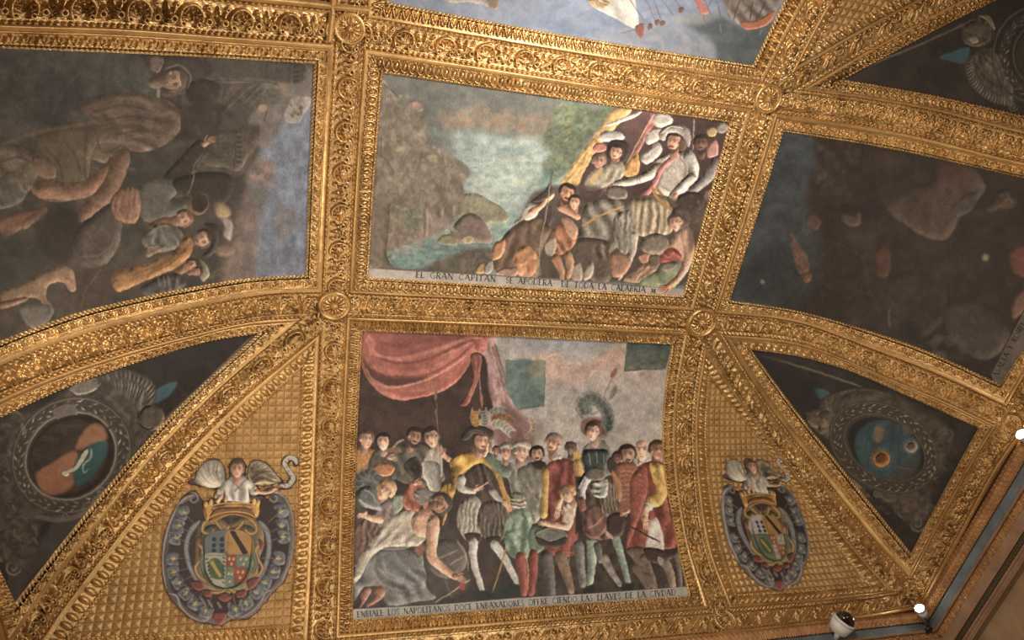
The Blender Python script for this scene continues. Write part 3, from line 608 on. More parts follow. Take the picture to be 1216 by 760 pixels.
    fill(oval(405, 540, 74, 54, 12), (118, 88, 76), .5); form(oval(420, 545, 60, 44, 12), (96, 70, 62), 4, .5); head(396, 562, 40, -.8, -4, skin=(210, 162, 136), hair=(88, 60, 46), long=False); stroke([(335, 540), (345, 500), (400, 488), (450, 510), (475, 560)], 1.4, (150, 114, 96), a=.8)
    plume([(470, 540), (465, 460), (430, 410), (370, 392), (340, 420), (360, 460), (390, 445)], 46, (92, 100, 95), 26, (116, 124, 116)); plume([(470, 560), (480, 520), (455, 440)], 30, (70, 82, 78), 10, (104, 116, 108))
    # ---------- right hand group
    head(645, 655, 50, -.2, 0, skin=(206, 160, 132), bald=True); head(718, 655, 44, .7, 0, skin=(170, 118, 94), hair=(84, 60, 48)); head(570, 680, 46, .1, -4, skin=(196, 146, 118), hair=(58, 46, 40), beard=(64, 48, 40)); head(520, 690, 26, 0, 0, skin=(120, 84, 70))
    form([(530, 745), (570, 725), (620, 735), (610, 800), (530, 800)], (150, 70, 58), 4, .4); form([(610, 740), (660, 715), (760, 730), (760, 800), (600, 800)], (140, 66, 56), 4, .4); lines([[(530, 725), (570, 740), (610, 720)], [(610, 735), (650, 715), (690, 700)]], 3, (190, 182, 168), .9)
    view(610, 550, 3.895)
    form([(480, 0), (560, 0), (570, 100), (540, 230), (500, 230), (480, 120)], (144, 88, 66), 5, .4); lines([[(490, 40 + 22*k), (530, 34 + 22*k), (560, 44 + 22*k)] for k in range(7)], 1.3, (196, 134, 92), .7)
    form([(455, 30), (480, 60), (500, 120), (490, 180), (470, 120)], (178, 104, 62), 3, .5); stroke([(470, 60), (492, 130), (492, 185)], 2, (120, 136, 118), a=.8)
    form([(600, 0), (690, 0), (705, 120), (720, 220), (745, 390), (660, 398), (520, 395), (525, 340), (550, 240), (570, 120)], (134, 62, 54), 8, .45, folds=4, fa=96)
    form([(560, 40), (600, 10), (620, 100), (600, 200), (560, 300), (530, 380), (540, 240)], (146, 72, 60), 5, .4); lines([[(575, 50 + 24*k), (600, 60 + 24*k)] for k in range(5)], 1.3, (200, 130, 94), .6); stroke([(525, 392), (620, 400), (745, 390)], 1.4, (196, 130, 66), a=.8)
    form([(630, 0), (690, 10), (705, 90), (705, 160), (670, 200), (630, 200), (612, 180), (660, 120), (635, 60)], (196, 150, 66), 6, .5, folds=3, fa=60); form([(600, 180), (640, 185), (640, 215), (605, 210)], (190, 184, 172), 3, .5)
    limb([(612, 205), (605, 240), (605, 260)], 36, SK, 30); hand(605, 262, 28, 75, (204, 152, 120)); form([(640, 260), (655, 250), (680, 300), (695, 370), (690, 415), (660, 430), (622, 425), (618, 330)], (198, 188, 176), 4, .25)
    stroke([(535, 290), (600, 325), (680, 365)], 2, (52, 42, 42)); hand(520, 225, 20, 150)
    # legs right
    form([(520, 400), (620, 395), (640, 440), (600, 450), (640, 570), (610, 570), (560, 460)], (108, 90, 76), 5, .5); limb([(600, 440), (630, 510), (650, 570)], 46, (126, 104, 84), 30); limb([(680, 430), (720, 500), (735, 570)], 50, (128, 108, 88), 30); limb([(560, 480), (600, 540), (620, 580)], 36, (110, 92, 78), 26); limb([(750, 420), (765, 500), (770, 570)], 26, (104, 92, 80), 20)
    form([(600, 400), (690, 400), (740, 430), (690, 460), (620, 450)], (70, 54, 50), 4, .5); fill([(668, 430), (690, 440), (690, 470), (672, 465)], (140, 146, 146), .4)
    dabs([(270, 560), (780, 540), (790, 580), (300, 600)], 60, [(84, 74, 64), (60, 54, 48), (104, 94, 80)], 1, 3.5, .4, 9, 0, 1, 2.5)
    # drum boy
    form([(230, 190), (280, 180), (278, 260), (250, 310), (215, 300), (230, 240)], (196, 172, 146), 4, .5, folds=3, fa=70); limb([(235, 290), (190, 285), (135, 275)], 34, (196, 150, 122), 26); hand(140, 275, 18, 170)
    hand(205, 210, 28, 100, (204, 158, 128)); limb([(205, 200), (218, 165)], 26, (200, 152, 122), 22); head(252, 145, 36, -.9, -20, skin=(212, 160, 130), hair=(184, 138, 78))
    form(oval(172, 330, 78, 30, 4), (92, 92, 86), 3, .5); fill(oval(170, 332, 64, 20, 4), (112, 112, 104), .5); stroke([(100, 330), (170, 302), (240, 322)], 1.2, (164, 160, 146), a=.8); form([(100, 340), (170, 362), (245, 345), (240, 372), (170, 388), (110, 370)], (56, 50, 46), 3, .4)
    # ---------- kneeling page foreground
    view(410, 550, 3.895)
    fill([(430, 350), (510, 350), (560, 470), (580, 560), (440, 620), (380, 560)], (76, 68, 60), 2, .8); form(oval(470, 440, 95, 92, 0), (92, 86, 78), 8, .5, a=.8); lines([[(430, 440), (520, 400)], [(480, 470), (550, 430)], [(515, 355), (560, 430), (570, 500)]], 2.0, (158, 148, 130), .6)
    form([(330, 440), (350, 420), (360, 480), (330, 520), (312, 490)], (112, 122, 102), 3, .4); fill([(320, 400), (350, 370), (370, 390), (340, 430)], (136, 84, 72), 1)
    form([(45, 520), (130, 410), (210, 380), (320, 420), (370, 500), (380, 580), (420, 620), (330, 640), (190, 650), (150, 570), (80, 580), (40, 640)], (104, 106, 106), 8, .5, folds=6, fa=50)
    lines([[(140, 420), (130, 500), (170, 560), (260, 590)], [(170, 430), (190, 500), (280, 540)], [(110, 440), (90, 520)], [(150, 480), (200, 530), (330, 560)]], 3.4, (146, 146, 140), .7, 1)
    form([(320, 225), (220, 240), (160, 300), (110, 370), (60, 450), (40, 560), (60, 540), (110, 450), (160, 400), (270, 385), (340, 380), (372, 345), (330, 330), (310, 280)], (168, 156, 138), 6, .45, folds=5, fa=140)
    lines([[(230, 260), (170, 330), (110, 420)], [(290, 250), (220, 330), (130, 400)], [(310, 330), (230, 360), (150, 385)], [(350, 370), (250, 395), (160, 395)]], 1.8, (206, 194, 174), .6, .6); lines([[(260, 270), (200, 330), (140, 390)], [(330, 350), (240, 375)]], 1.6, (112, 100, 90), .6, .6)
    form([(320, 230), (370, 218), (420, 240), (436, 270), (420, 330), (370, 345), (330, 335), (305, 290)], (196, 148, 116), 8, .5)
    limb([(410, 270), (400, 360), (400, 430), (470, 500), (510, 525)], 66, (198, 148, 116), 30, .5); hand(515, 525, 30, 25, (170, 118, 92)); stroke([(312, 290), (325, 250), (360, 220)], 1.2, (90, 70, 60), a=.7)
    head(432, 192, 50, .9, 62, skin=(168, 118, 92), hair=(66, 56, 50), long=False); dabs([(385, 180), (400, 145), (440, 135), (470, 160), (440, 190), (400, 215)], 30, [(84, 72, 62), (48, 40, 36)], .5, 1.6, .7, 14); fill([(360, 190), (378, 178), (384, 195), (370, 215)], (192, 120, 96), .4); stroke([(400, 215), (440, 260), (440, 300)], 3.5, (60, 52, 46), a=.9)
    stroke([(415, 645), (500, 590), (580, 535)], 1.6, (176, 146, 110)); fill([(535, 555), (550, 555), (545, 590), (532, 585)], (160, 60, 50), .4); stroke([(460, 530), (490, 620)], 1.4, (112, 104, 94), a=.8)
    for p in ([(75, 640), (70, 600), (95, 570), (118, 580), (105, 620), (60, 680)], [(130, 620), (135, 575), (165, 565), (185, 600), (150, 640), (95, 665)]): form(p, (150, 98, 76), 5, .5)
    dabs([(200, 620), (420, 600), (460, 650), (200, 665)], 40, [(120, 114, 102), (78, 70, 62)], 1, 3, .5, 12, 10, .8, 2.4)
    grade(405, 375, 840, 750, .66, .98, (.05, (120, 104, 90)), .5, .20, 1.08)
    # inscription band
    view(0, 0, 1)
    fill([(417, 723.5), (520, 718), (610, 710.5), (700, 705), (790, 698.5), (822, 696), (825, 722), (610, 726), (412, 742)], (138, 138, 134), .35, smooth=False, mot=((156, 152, 144), 14)); stroke([(417, 723), (520, 717.5), (610, 710), (700, 704.5), (822, 695.5)], .8, (60, 54, 48), a=.8)
    letter_row('ENBIALE LOS NAPOLITANOS DOCE ENBAXADORES OFFRE CIENDO LAS LLAVES DE LA CIVDAD', (424.5, 733.2), (803, 706.5), 6.6)
paint_lower(); snap('lower', 405, 375, 840, 750)
# ---- middle fresco: rocky coast, commander in white armour, kneeling townsfolk
def paint_mid():
    SK = (200, 150, 120); view(0, 0, 1)
    fill([(425, 75), (885, 75), (885, 360), (425, 360)], (98, 96, 88), smooth=False, c2=(128, 142, 138), g=90)
    fill([(430, 70), (700, 80), (680, 130), (430, 130)], (92, 94, 88), 6, .8)
    view(430, 80, 5.287)
    fill([(460, 330), (620, 270), (740, 240), (900, 270), (1100, 290), (1250, 260), (1250, 380), (1100, 440), (900, 420), (700, 390), (520, 380)], (136, 112, 90), 4, .8, mot=((110, 104, 92), 7))
    fill([(560, 430), (900, 440), (1216, 470), (1300, 900), (640, 900), (600, 560)], (128, 148, 144), 4, .9, mot=((150, 164, 156), 9, 1.6))
    dabs([(600, 460), (1100, 470), (1180, 740), (680, 740)], 90, [(158, 170, 162), (104, 124, 122), (140, 156, 152), (96, 112, 110)], 1.2, 5, .35, 4, -10, 1.6, 2.5)
    view(430, 200, 4.748)
    fill([(580, 0), (1100, 0), (1100, 330), (720, 460), (560, 300)], (120, 140, 136), 3, .8, mot=((156, 166, 156), 8, 2))
    dabs([(640, 20), (1060, 30), (1000, 200), (680, 160)], 60, [(164, 168, 152), (110, 128, 124), (142, 158, 152)], 1.5, 5, .4, 6, -8, 1.5, 3); dabs([(720, 300), (900, 280), (830, 390), (740, 420)], 14, [(128, 164, 150), (110, 146, 138)], 1.5, 4, .5, 8, 0, 1, 3)
    # sea
    fill([(130, 410), (400, 400), (740, 420), (740, 470), (560, 540), (380, 570), (180, 560), (60, 560)], (88, 112, 110), 1, 1, mot=((112, 138, 132), 7, 2))
    dabs([(150, 470), (600, 430), (700, 470), (500, 520), (200, 530)], 70, [(116, 142, 136), (70, 92, 92), (100, 126, 122)], .8, 3, .5, 15, 8, .6, 3)
    fill([(60, 560), (300, 570), (480, 500), (700, 450), (760, 480), (700, 620), (40, 620)], (80, 72, 62), 2, .9, mot=((98, 88, 74), 6)); dabs([(400, 540), (640, 480), (640, 560), (420, 570)], 30, [(124, 100, 76), (66, 60, 52)], .6, 2, .5, 17, -20, .5, 3)
    # far hill and rock
    form([(560, 150), (640, 140), (720, 180), (790, 220), (830, 290), (700, 310), (600, 300), (540, 260)], (122, 120, 98), 5, .4); dabs([(570, 150), (780, 230), (790, 290), (600, 250)], 40, [(148, 146, 108), (98, 104, 84), (150, 140, 124)], .8, 2.4, .6, 19)
    form([(540, 290), (600, 250), (660, 270), (710, 340), (735, 415), (640, 420), (540, 420), (500, 370)], (116, 98, 90), 7, .5); form([(560, 400), (600, 375), (630, 400), (600, 425)], (168, 150, 118), 2, .4); form([(420, 410), (470, 370), (530, 390), (540, 420)], (122, 116, 86), 3, .4)
    # cliffs
    fill([(-20, -160), (160, -170), (420, -80), (560, -40), (610, 20), (560, 100), (555, 260), (480, 330), (330, 400), (150, 470), (40, 560)], (124, 108, 98), 1.2, 1, mot=((100, 90, 80), 9, .6))
    dabs([(60, -40), (560, -20), (540, 280), (150, 460)], 190, [(146, 126, 114), (94, 84, 74), (112, 104, 86), (150, 134, 124), (120, 112, 92)], 1.2, 4.6, .5, 21, 80, 1, 2.6)
    for P in ([(460, 20), (480, 140), (470, 260)], [(400, 60), (430, 160), (430, 280)], [(540, 100), (548, 190), (540, 260)], [(350, 200), (352, 300), (350, 390)], [(300, 60), (330, 160), (400, 170)], [(480, 30), (500, 120), (560, 100)]): stroke(P, 1.8, (80, 68, 62), a=.7, soft=.6)
    for P in ([(500, 30), (520, 120), (515, 260)], [(430, 40), (455, 150), (450, 280)], [(365, 210), (368, 300), (366, 380)], [(380, 250), (400, 330)]): stroke(P, 2.6, (168, 146, 134), a=.65, soft=.8)
    fill([(170, 170), (230, 140), (310, 160), (330, 240), (320, 310), (260, 340), (190, 300), (160, 230)], (104, 108, 88), 3, .8, mot=((84, 88, 72), 4)); dabs([(165, 90), (250, 80), (330, 250), (320, 330), (200, 300)], 70, [(134, 140, 104), (80, 90, 70), (160, 150, 100), (96, 122, 96)], .7, 2.4, .6, 23, 10)
    dabs([(150, 340), (340, 320), (350, 440), (160, 470)], 60, [(140, 118, 104), (98, 84, 74), (150, 132, 118)], .8, 2.8, .6, 25, 20); dabs([(480, 330), (540, 330), (540, 380), (470, 380)], 12, [(160, 156, 120), (110, 112, 84)], .7, 2, .6, 26)
    # tree trunk / pier left
    form([(70, -80), (180, -80), (175, 40), (160, 200), (150, 360), (140, 500), (170, 560), (40, 560), (40, 300)], (104, 92, 80), 7, .5, (.5, -.6)); dabs([(70, 0), (170, 0), (145, 500), (50, 520)], 90, [(84, 74, 64), (126, 112, 96), (108, 98, 80)], .8, 3, .5, 27, 88, .7, 3.4)
    dabs([(60, 480), (180, 500), (200, 560), (50, 555)], 20, [(74, 64, 54), (94, 84, 70)], 1, 3, .6, 28, 0)
    view(430, 80, 5.287)
    fill([(128, 70), (180, 140), (210, 190), (230, 240), (120, 240)], (134, 124, 116), .8); form([(285, 225), (330, 205), (370, 225), (380, 270), (330, 280), (290, 262)], (144, 116, 106), 3, .4)
    fill([(60, 90), (140, 100), (190, 190), (250, 230), (380, 290), (405, 350), (400, 440), (480, 520), (580, 620), (640, 800), (60, 800)], (118, 106, 94), 1.2, 1, mot=((98, 88, 78), 6, .6)); dabs([(125, 150), (390, 270), (400, 420), (560, 560), (640, 700), (120, 700)], 190, [(142, 124, 112), (96, 90, 76), (116, 112, 88), (152, 136, 126), (86, 80, 70), (136, 138, 100)], 1, 3.6, .55, 31, 50)
    dabs([(170, 460), (270, 450), (260, 520), (180, 520)], 14, [(156, 154, 104), (122, 124, 88)], .8, 2.2, .7, 33); dabs([(220, 190), (290, 180), (280, 250), (220, 240)], 12, [(122, 124, 96), (142, 142, 110)], .8, 2, .7, 34); dabs([(370, 580), (560, 560), (560, 610), (390, 630)], 18, [(140, 140, 104), (158, 140, 96)], .8, 2.4, .6, 35, 0)
    lines([[(130, 100), (190, 150), (230, 190)], [(105, 540), (170, 610), (200, 660)], [(120, 420), (115, 540)], [(160, 170), (165, 190)], [(175, 165), (180, 188)]], 1.2, (70, 60, 54), .7, .4); dabs([(400, 360), (560, 440), (600, 540), (450, 420)], 26, [(100, 112, 108), (120, 126, 118)], 1, 3, .5, 36, 30)
    # tree
    view(640, 110, 5.067)
    fill([(60, 170), (120, 60), (230, 50), (330, 110), (440, 60), (420, 160), (330, 240), (260, 330), (150, 500), (60, 540), (20, 420), (100, 360), (30, 330)], (76, 86, 66), 2.5, .9, mot=((92, 104, 82), 5))
    dabs([(70, 180), (130, 70), (230, 60), (300, 200), (250, 330), (170, 450), (60, 420), (40, 330)], 190, [(118, 124, 84), (66, 76, 58), (142, 134, 92), (92, 108, 80), (104, 122, 104)], .8, 3, .6, 41, -15); dabs([(350, 110), (450, 70), (430, 150), (370, 180)], 20, [(106, 114, 82), (80, 90, 68)], .8, 2.4, .6, 42)
    dabs([(20, 480), (140, 470), (120, 600), (0, 600)], 30, [(80, 112, 108), (104, 136, 128)], 1.5, 4, .5, 43)
    view(430, 80, 5.287); stroke([(1195, 640), (1185, 700), (1170, 760)], 1, (70, 60, 50))
    # tent: yellow awning, dark interior
    view(640, 110, 5.067)
    fill([(470, 90), (620, 80), (1160, 160), (1130, 420), (980, 720), (560, 720), (240, 600), (260, 480), (330, 360), (400, 220)], (70, 52, 50), 1, 1)
    fill([(560, 90), (760, 110), (700, 260), (520, 330), (500, 220)], (92, 66, 64), 2.5, .7)
    form([(470, 92), (560, 96), (480, 190), (400, 280), (330, 380), (260, 500), (230, 560), (130, 540), (170, 480), (260, 350), (350, 230)], (178, 142, 86), 5, .4, folds=2, fa=125); stroke([(150, 540), (250, 400), (350, 260)], 1.6, (206, 170, 108), a=.6)
    form([(385, 200), (470, 165), (540, 135), (620, 112), (590, 140), (500, 175), (420, 200)], (178, 166, 154), 2, .4)
    # banner red/pink
    form([(690, 125), (700, 150), (650, 260), (610, 340), (560, 420), (530, 440), (590, 320), (630, 240)], (170, 104, 100), 3, .45, folds=2, fa=120); stroke([(690, 130), (600, 290), (500, 480)], 1, (206, 176, 130))
    form([(560, 390), (590, 360), (605, 420), (590, 490), (545, 510), (505, 490), (520, 440)], (190, 142, 82), 4, .5, folds=2, fa=110)
    # white plumes
    for P in ([(690, 140), (740, 120), (790, 140), (805, 170), (760, 205), (700, 200)], [(640, 260), (680, 225), (740, 210), (770, 200), (740, 260), (700, 300), (650, 310)], [(615, 380), (660, 340), (720, 300), (740, 330), (700, 400), (640, 430), (612, 410)]): form(P, (172, 162, 150), 5, .5)
    for P in ([(650, 250), (700, 230), (740, 225)], [(630, 390), (680, 350), (720, 320)], [(700, 150), (750, 140), (790, 160)]): stroke(P, 2.2, (208, 200, 188), a=.6, soft=.7)
    # lance & heads behind
    stroke([(934, 155), (926, 350)], 1.5, (150, 148, 140)); head(975, 310, 48, -.2, 0, skin=(120, 84, 70), hair=(60, 44, 40), beard=(50, 36, 34)); form([(1010, 230), (1040, 205), (1070, 220), (1060, 260), (1020, 260)], (176, 146, 98), 3, .4); form([(1070, 200), (1110, 180), (1140, 200), (1120, 240), (1080, 240)], (134, 128, 122), 3, .4); form([(1010, 340), (1060, 280), (1070, 380), (1020, 390)], (180, 128, 118), 3, .4)
    # left companion in black hat with plumes
    form([(325, 340), (340, 310), (390, 305), (410, 330), (380, 355), (340, 358)], (170, 104, 92), 3, .5); form([(360, 260), (390, 235), (440, 230), (500, 245), (515, 270), (440, 290), (380, 290)], (166, 162, 158), 4, .5)
    head(360, 415, 44, .3, 0, skin=(182, 134, 112), hair=(110, 88, 74)); form([(405, 330), (430, 290), (500, 285), (540, 310), (545, 370), (510, 420), (420, 400)], (52, 42, 40), 4, .5); head(462, 362, 46, -.3, 8, skin=(200, 148, 120), hair=(48, 38, 34), beard=(110, 84, 66))
    form([(280, 520), (340, 460), (420, 430), (500, 420), (520, 470), (460, 540), (380, 580), (280, 580)], (148, 136, 118), 5, .5, folds=4, fa=130); stroke([(310, 540), (360, 480), (380, 450)], 5, (190, 150, 86), a=.8)
    # commander
    form([(810, 360), (900, 350), (940, 400), (960, 480), (930, 560), (870, 600), (760, 620), (700, 600), (710, 500), (760, 400)], (170, 158, 146), 8, .7); lines([[(840, 380), (880, 440), (870, 520)], [(760, 480), (800, 440), (830, 470)], [(730, 560), (800, 590), (870, 560)]], 1.4, (110, 96, 88), .7)
    limb([(900, 380), (930, 450), (920, 520)], 74, (176, 168, 158), 56, .8); limb([(920, 510), (860, 560), (800, 620)], 60, (164, 156, 146), 40, .7)
    form([(690, 410), (740, 380), (790, 370), (760, 420), (700, 450)], (168, 156, 144), 4, .7); limb([(720, 450), (650, 500), (560, 530), (470, 545)], 66, (172, 160, 146), 44, .7); hand(430, 570, 40, 140, (208, 158, 130)); limb([(430, 570), (380, 600), (365, 625)], 16, SK, 10); hand(815, 625, 34, 120, (204, 152, 122))
    for P in ([(600, 500), (610, 550)], [(585, 505), (592, 555)], [(880, 490), (940, 500)], [(885, 470), (945, 480)]): stroke(P, 1, (104, 92, 84), a=.8)
    limb([(830, 375), (740, 450), (690, 550), (600, 650)], 34, (170, 104, 104), 40, .5); stroke([(700, 560), (760, 640), (830, 690)], 4, (148, 106, 62))
    form([(570, 640), (700, 620), (800, 640), (840, 720), (560, 760)], (158, 142, 118), 6, .5, folds=10, fa=92)
    head(812, 300, 54, -.7, 6, skin=(196, 144, 116), hair=(60, 44, 38), beard=(70, 48, 38)); form([(720, 260), (740, 215), (790, 190), (850, 190), (900, 220), (915, 280), (900, 330), (870, 270), (820, 240), (770, 250), (755, 290), (730, 280)], (128, 120, 112), 5, .7); stroke([(730, 250), (790, 205), (870, 215)], 1.4, (206, 200, 190), a=.8); form([(860, 270), (880, 290), (880, 340), (850, 350)], (100, 76, 64), 2, .4)
    limb([(1080, 420), (1010, 510), (920, 590)], 90, (128, 122, 120), 54, .6); form([(1000, 600), (1030, 580), (1010, 650), (950, 680)], (150, 110, 104), 3, .5); form([(830, 640), (960, 600), (1000, 640), (960, 720), (860, 720)], (62, 54, 52), 4, .5)
    # kneeling man with grey back
    view(620, 220, 5.287)
    fill([(60, 60), (220, 0), (400, 0), (700, 60), (1000, 100), (1160, 200), (1060, 600), (600, 610), (0, 580), (0, 300)], (68, 56, 50), 2, .85)
    form([(670, 100), (780, 80), (900, 90), (940, 160), (930, 300), (820, 320), (700, 300), (670, 220)], (150, 132, 108), 6, .7, folds=9, fa=96); lines([[(730, 120), (700, 260)], [(780, 110), (760, 280)], [(830, 110), (820, 290)], [(880, 120), (880, 290)]], 2.0, (192, 174, 140), .6, .6)
    limb([(700, 320), (690, 420), (610, 590)], 60, (168, 156, 140), 14, .6)
    stroke([(810, 0), (850, 80), (950, 160)], 4, (150, 110, 66)); form([(540, 10), (590, 0), (650, 20), (660, 70), (600, 90), (530, 60)], (104, 92, 84), 4, .6)
    form([(400, 120), (500, 90), (620, 100), (680, 140), (680, 220), (660, 300), (600, 380), (560, 420), (500, 360), (340, 340), (370, 260)], (116, 108, 98), 8, .5, folds=5, fa=70); stroke([(370, 260), (470, 200), (640, 130)], 2.2, (180, 134, 76)); form([(590, 180), (680, 160), (690, 260), (680, 400), (640, 440), (590, 380), (570, 260)], (122, 116, 106), 6, .55, folds=4, fa=92)
    form([(340, 340), (450, 330), (560, 370), (560, 480), (550, 600), (440, 600), (320, 500), (312, 400)], (90, 78, 68), 7, .55, folds=5, fa=88); stroke([(340, 342), (450, 335), (560, 372)], 1, (50, 44, 40))
    form([(320, 500), (350, 480), (380, 560), (370, 600), (320, 595)], (156, 140, 124), 4, .5); form([(380, 560), (410, 500), (440, 480), (450, 520), (420, 590), (390, 600)], (160, 144, 128), 4, .5)
    form([(560, 420), (640, 430), (680, 460), (640, 560), (580, 580), (550, 500)], (156, 112, 90), 5, .5); hand(520, 30, 0.1, 0)
    # bearded pair at the left
    limb([(180, 60), (120, 120), (60, 170)], 46, SK, 40); hand(160, 60, 30, -60); form([(0, 180), (60, 130), (110, 160), (120, 230), (40, 280), (-60, 260)], (158, 142, 124), 5, .5, folds=3, fa=140)
    head(280, 55, 56, .5, 20, skin=(176, 122, 94), hair=(50, 38, 34), beard=(52, 38, 32)); head(330, 110, 42, -.2, 6, skin=(204, 150, 120), hair=(56, 42, 36)); limb([(240, 140), (300, 170), (350, 200)], 46, (178, 128, 98), 34)
    form([(70, 100), (160, 110), (200, 200), (170, 260), (100, 260)], (66, 56, 54), 4, .5); form([(190, 280), (260, 240), (330, 280), (340, 350), (280, 420), (200, 440), (180, 360)], (150, 98, 70), 5, .5, folds=4, fa=60); form([(160, 340), (200, 320), (210, 400), (185, 445), (155, 420)], (150, 134, 112), 4, .5); limb([(210, 460), (240, 520), (250, 580)], 60, (160, 114, 84), 34); limb([(290, 440), (300, 520), (290, 570)], 60, (166, 124, 96), 40)
    form([(250, 200), (300, 210), (350, 310), (330, 340), (270, 280)], (178, 130, 104), 4, .5)
    # old man's head and seated woman
    form([(760, 330), (840, 300), (910, 330), (920, 400), (860, 440), (800, 430), (740, 400)], (122, 108, 96), 6, .6); dabs([(760, 330), (900, 320), (900, 420), (780, 420)], 26, [(150, 138, 126), (92, 80, 70)], .6, 1.8, .6, 51); form([(730, 440), (800, 430), (790, 480), (760, 490)], (184, 128, 104), 3, .5); form([(700, 540), (800, 480), (850, 500), (820, 570), (680, 610), (640, 600)], (162, 128, 102), 5, .5, folds=3, fa=140); form([(800, 440), (860, 440), (860, 500), (810, 520)], (110, 90, 78), 3, .4)
    form([(930, 180), (960, 140), (1020, 140), (1060, 200), (1040, 260), (960, 260)], (86, 72, 66), 5, .5); head(965, 235, 50, -.5, -10, skin=(206, 156, 128), hair=(98, 84, 74)); stroke([(930, 200), (980, 190), (1030, 220)], 1.2, (60, 48, 44))
    form([(960, 300), (1010, 265), (1060, 280), (1062, 400), (1060, 480), (1000, 470), (940, 420), (900, 420), (930, 350)], (208, 164, 138), 8, .45); form([(880, 430), (930, 390), (1000, 430), (1000, 490), (900, 490), (866, 480)], (160, 84, 74), 5, .5, folds=3, fa=15)
    form([(740, 600), (850, 530), (900, 490), (1000, 480), (980, 560), (960, 640), (860, 640), (720, 625)], (128, 136, 108), 7, .45, folds=3, fa=20); form([(870, 500), (930, 480), (980, 490), (940, 530), (880, 530)], (116, 106, 98), 3, .5)
    limb([(1030, 300), (1050, 420), (1010, 540), (950, 620)], 82, (206, 162, 136), 36); hand(920, 635, 40, 160, (170, 118, 94)); fill([(1060, 180), (1130, 100), (1160, 60), (1100, 330), (1060, 420)], (84, 70, 62), 2, .8); dabs([(1060, 60), (1160, 40), (1110, 260), (1060, 240)], 14, [(150, 122, 108), (100, 84, 74)], .8, 2.5, .5, 52)
    # left kneeling figures
    view(430, 200, 4.748)
    form([(730, 480), (780, 400), (860, 320), (930, 280), (1010, 290), (1060, 330), (1030, 420), (1000, 520), (1010, 600), (900, 615), (760, 590)], (98, 78, 64), 9, .5, folds=6, fa=110); form([(860, 480), (920, 430), (980, 480), (990, 560), (940, 615), (880, 600), (850, 540)], (166, 116, 80), 7, .5, folds=3, fa=120); form([(750, 420), (800, 400), (780, 500), (740, 520)], (168, 118, 82), 4, .5)
    form([(900, 250), (940, 200), (1000, 210), (980, 270), (920, 290)], (178, 168, 150), 4, .45); limb([(950, 250), (1010, 210), (1045, 160)], 40, SK, 26); hand(1045, 145, 24, -80); form([(950, 190), (1030, 120), (1060, 80), (1080, 130), (1020, 180)], (56, 48, 46), 3, .5)
    form([(640, 590), (670, 530), (700, 540), (680, 590)], (162, 132, 88), 3, .5); form([(690, 590), (700, 530), (730, 515), (740, 550), (715, 595)], (142, 134, 124), 3, .5); form([(750, 590), (810, 560), (880, 570), (870, 600), (780, 605)], (158, 122, 110), 3, .5)
    stroke([(1060, 60), (1048, 180), (1010, 400), (980, 610)], 1.3, (150, 130, 110)); stroke([(1066, 40), (1060, 110)], 2.2, (90, 84, 80)); fill([(1035, 430), (1060, 410), (1075, 450), (1060, 495), (1038, 480)], (150, 138, 120), .6)
    grade(425, 70, 885, 352, .80, 1.04, (.10, (150, 138, 124)), .5, .18, 1.08)
    view(0, 0, 1)
    fill([(425, 317.2), (520, 322.6), (620, 329), (660, 331), (788, 341.5), (822, 344), (818, 356), (620, 346), (425, 335)], (166, 160, 154), .35, smooth=False, mot=((186, 178, 170), 12)); stroke([(430, 317.6), (520, 322.8), (620, 329.2), (788, 341.5)], .8, (70, 60, 54), a=.8)
    letter_row('EL GRAN CAPITAN', (494, 329), (589.5, 334.5), 6.6); letter_row('SE APODERA.', (600.5, 335.5), (659, 339.6), 6.6); letter_row('DE TODA LA CALABRIA', (666.5, 340.2), (767, 347), 6.6); letter_row('M', (773, 347.6), (779, 348), 5)
    view(620, 220, 5.287); hand(912, 640, 38, 165, (176, 124, 98)); limb([(960, 600), (925, 630)], 40, (196, 150, 124), 34)
paint_mid(); snap('mid', 425, 70, 885, 360)
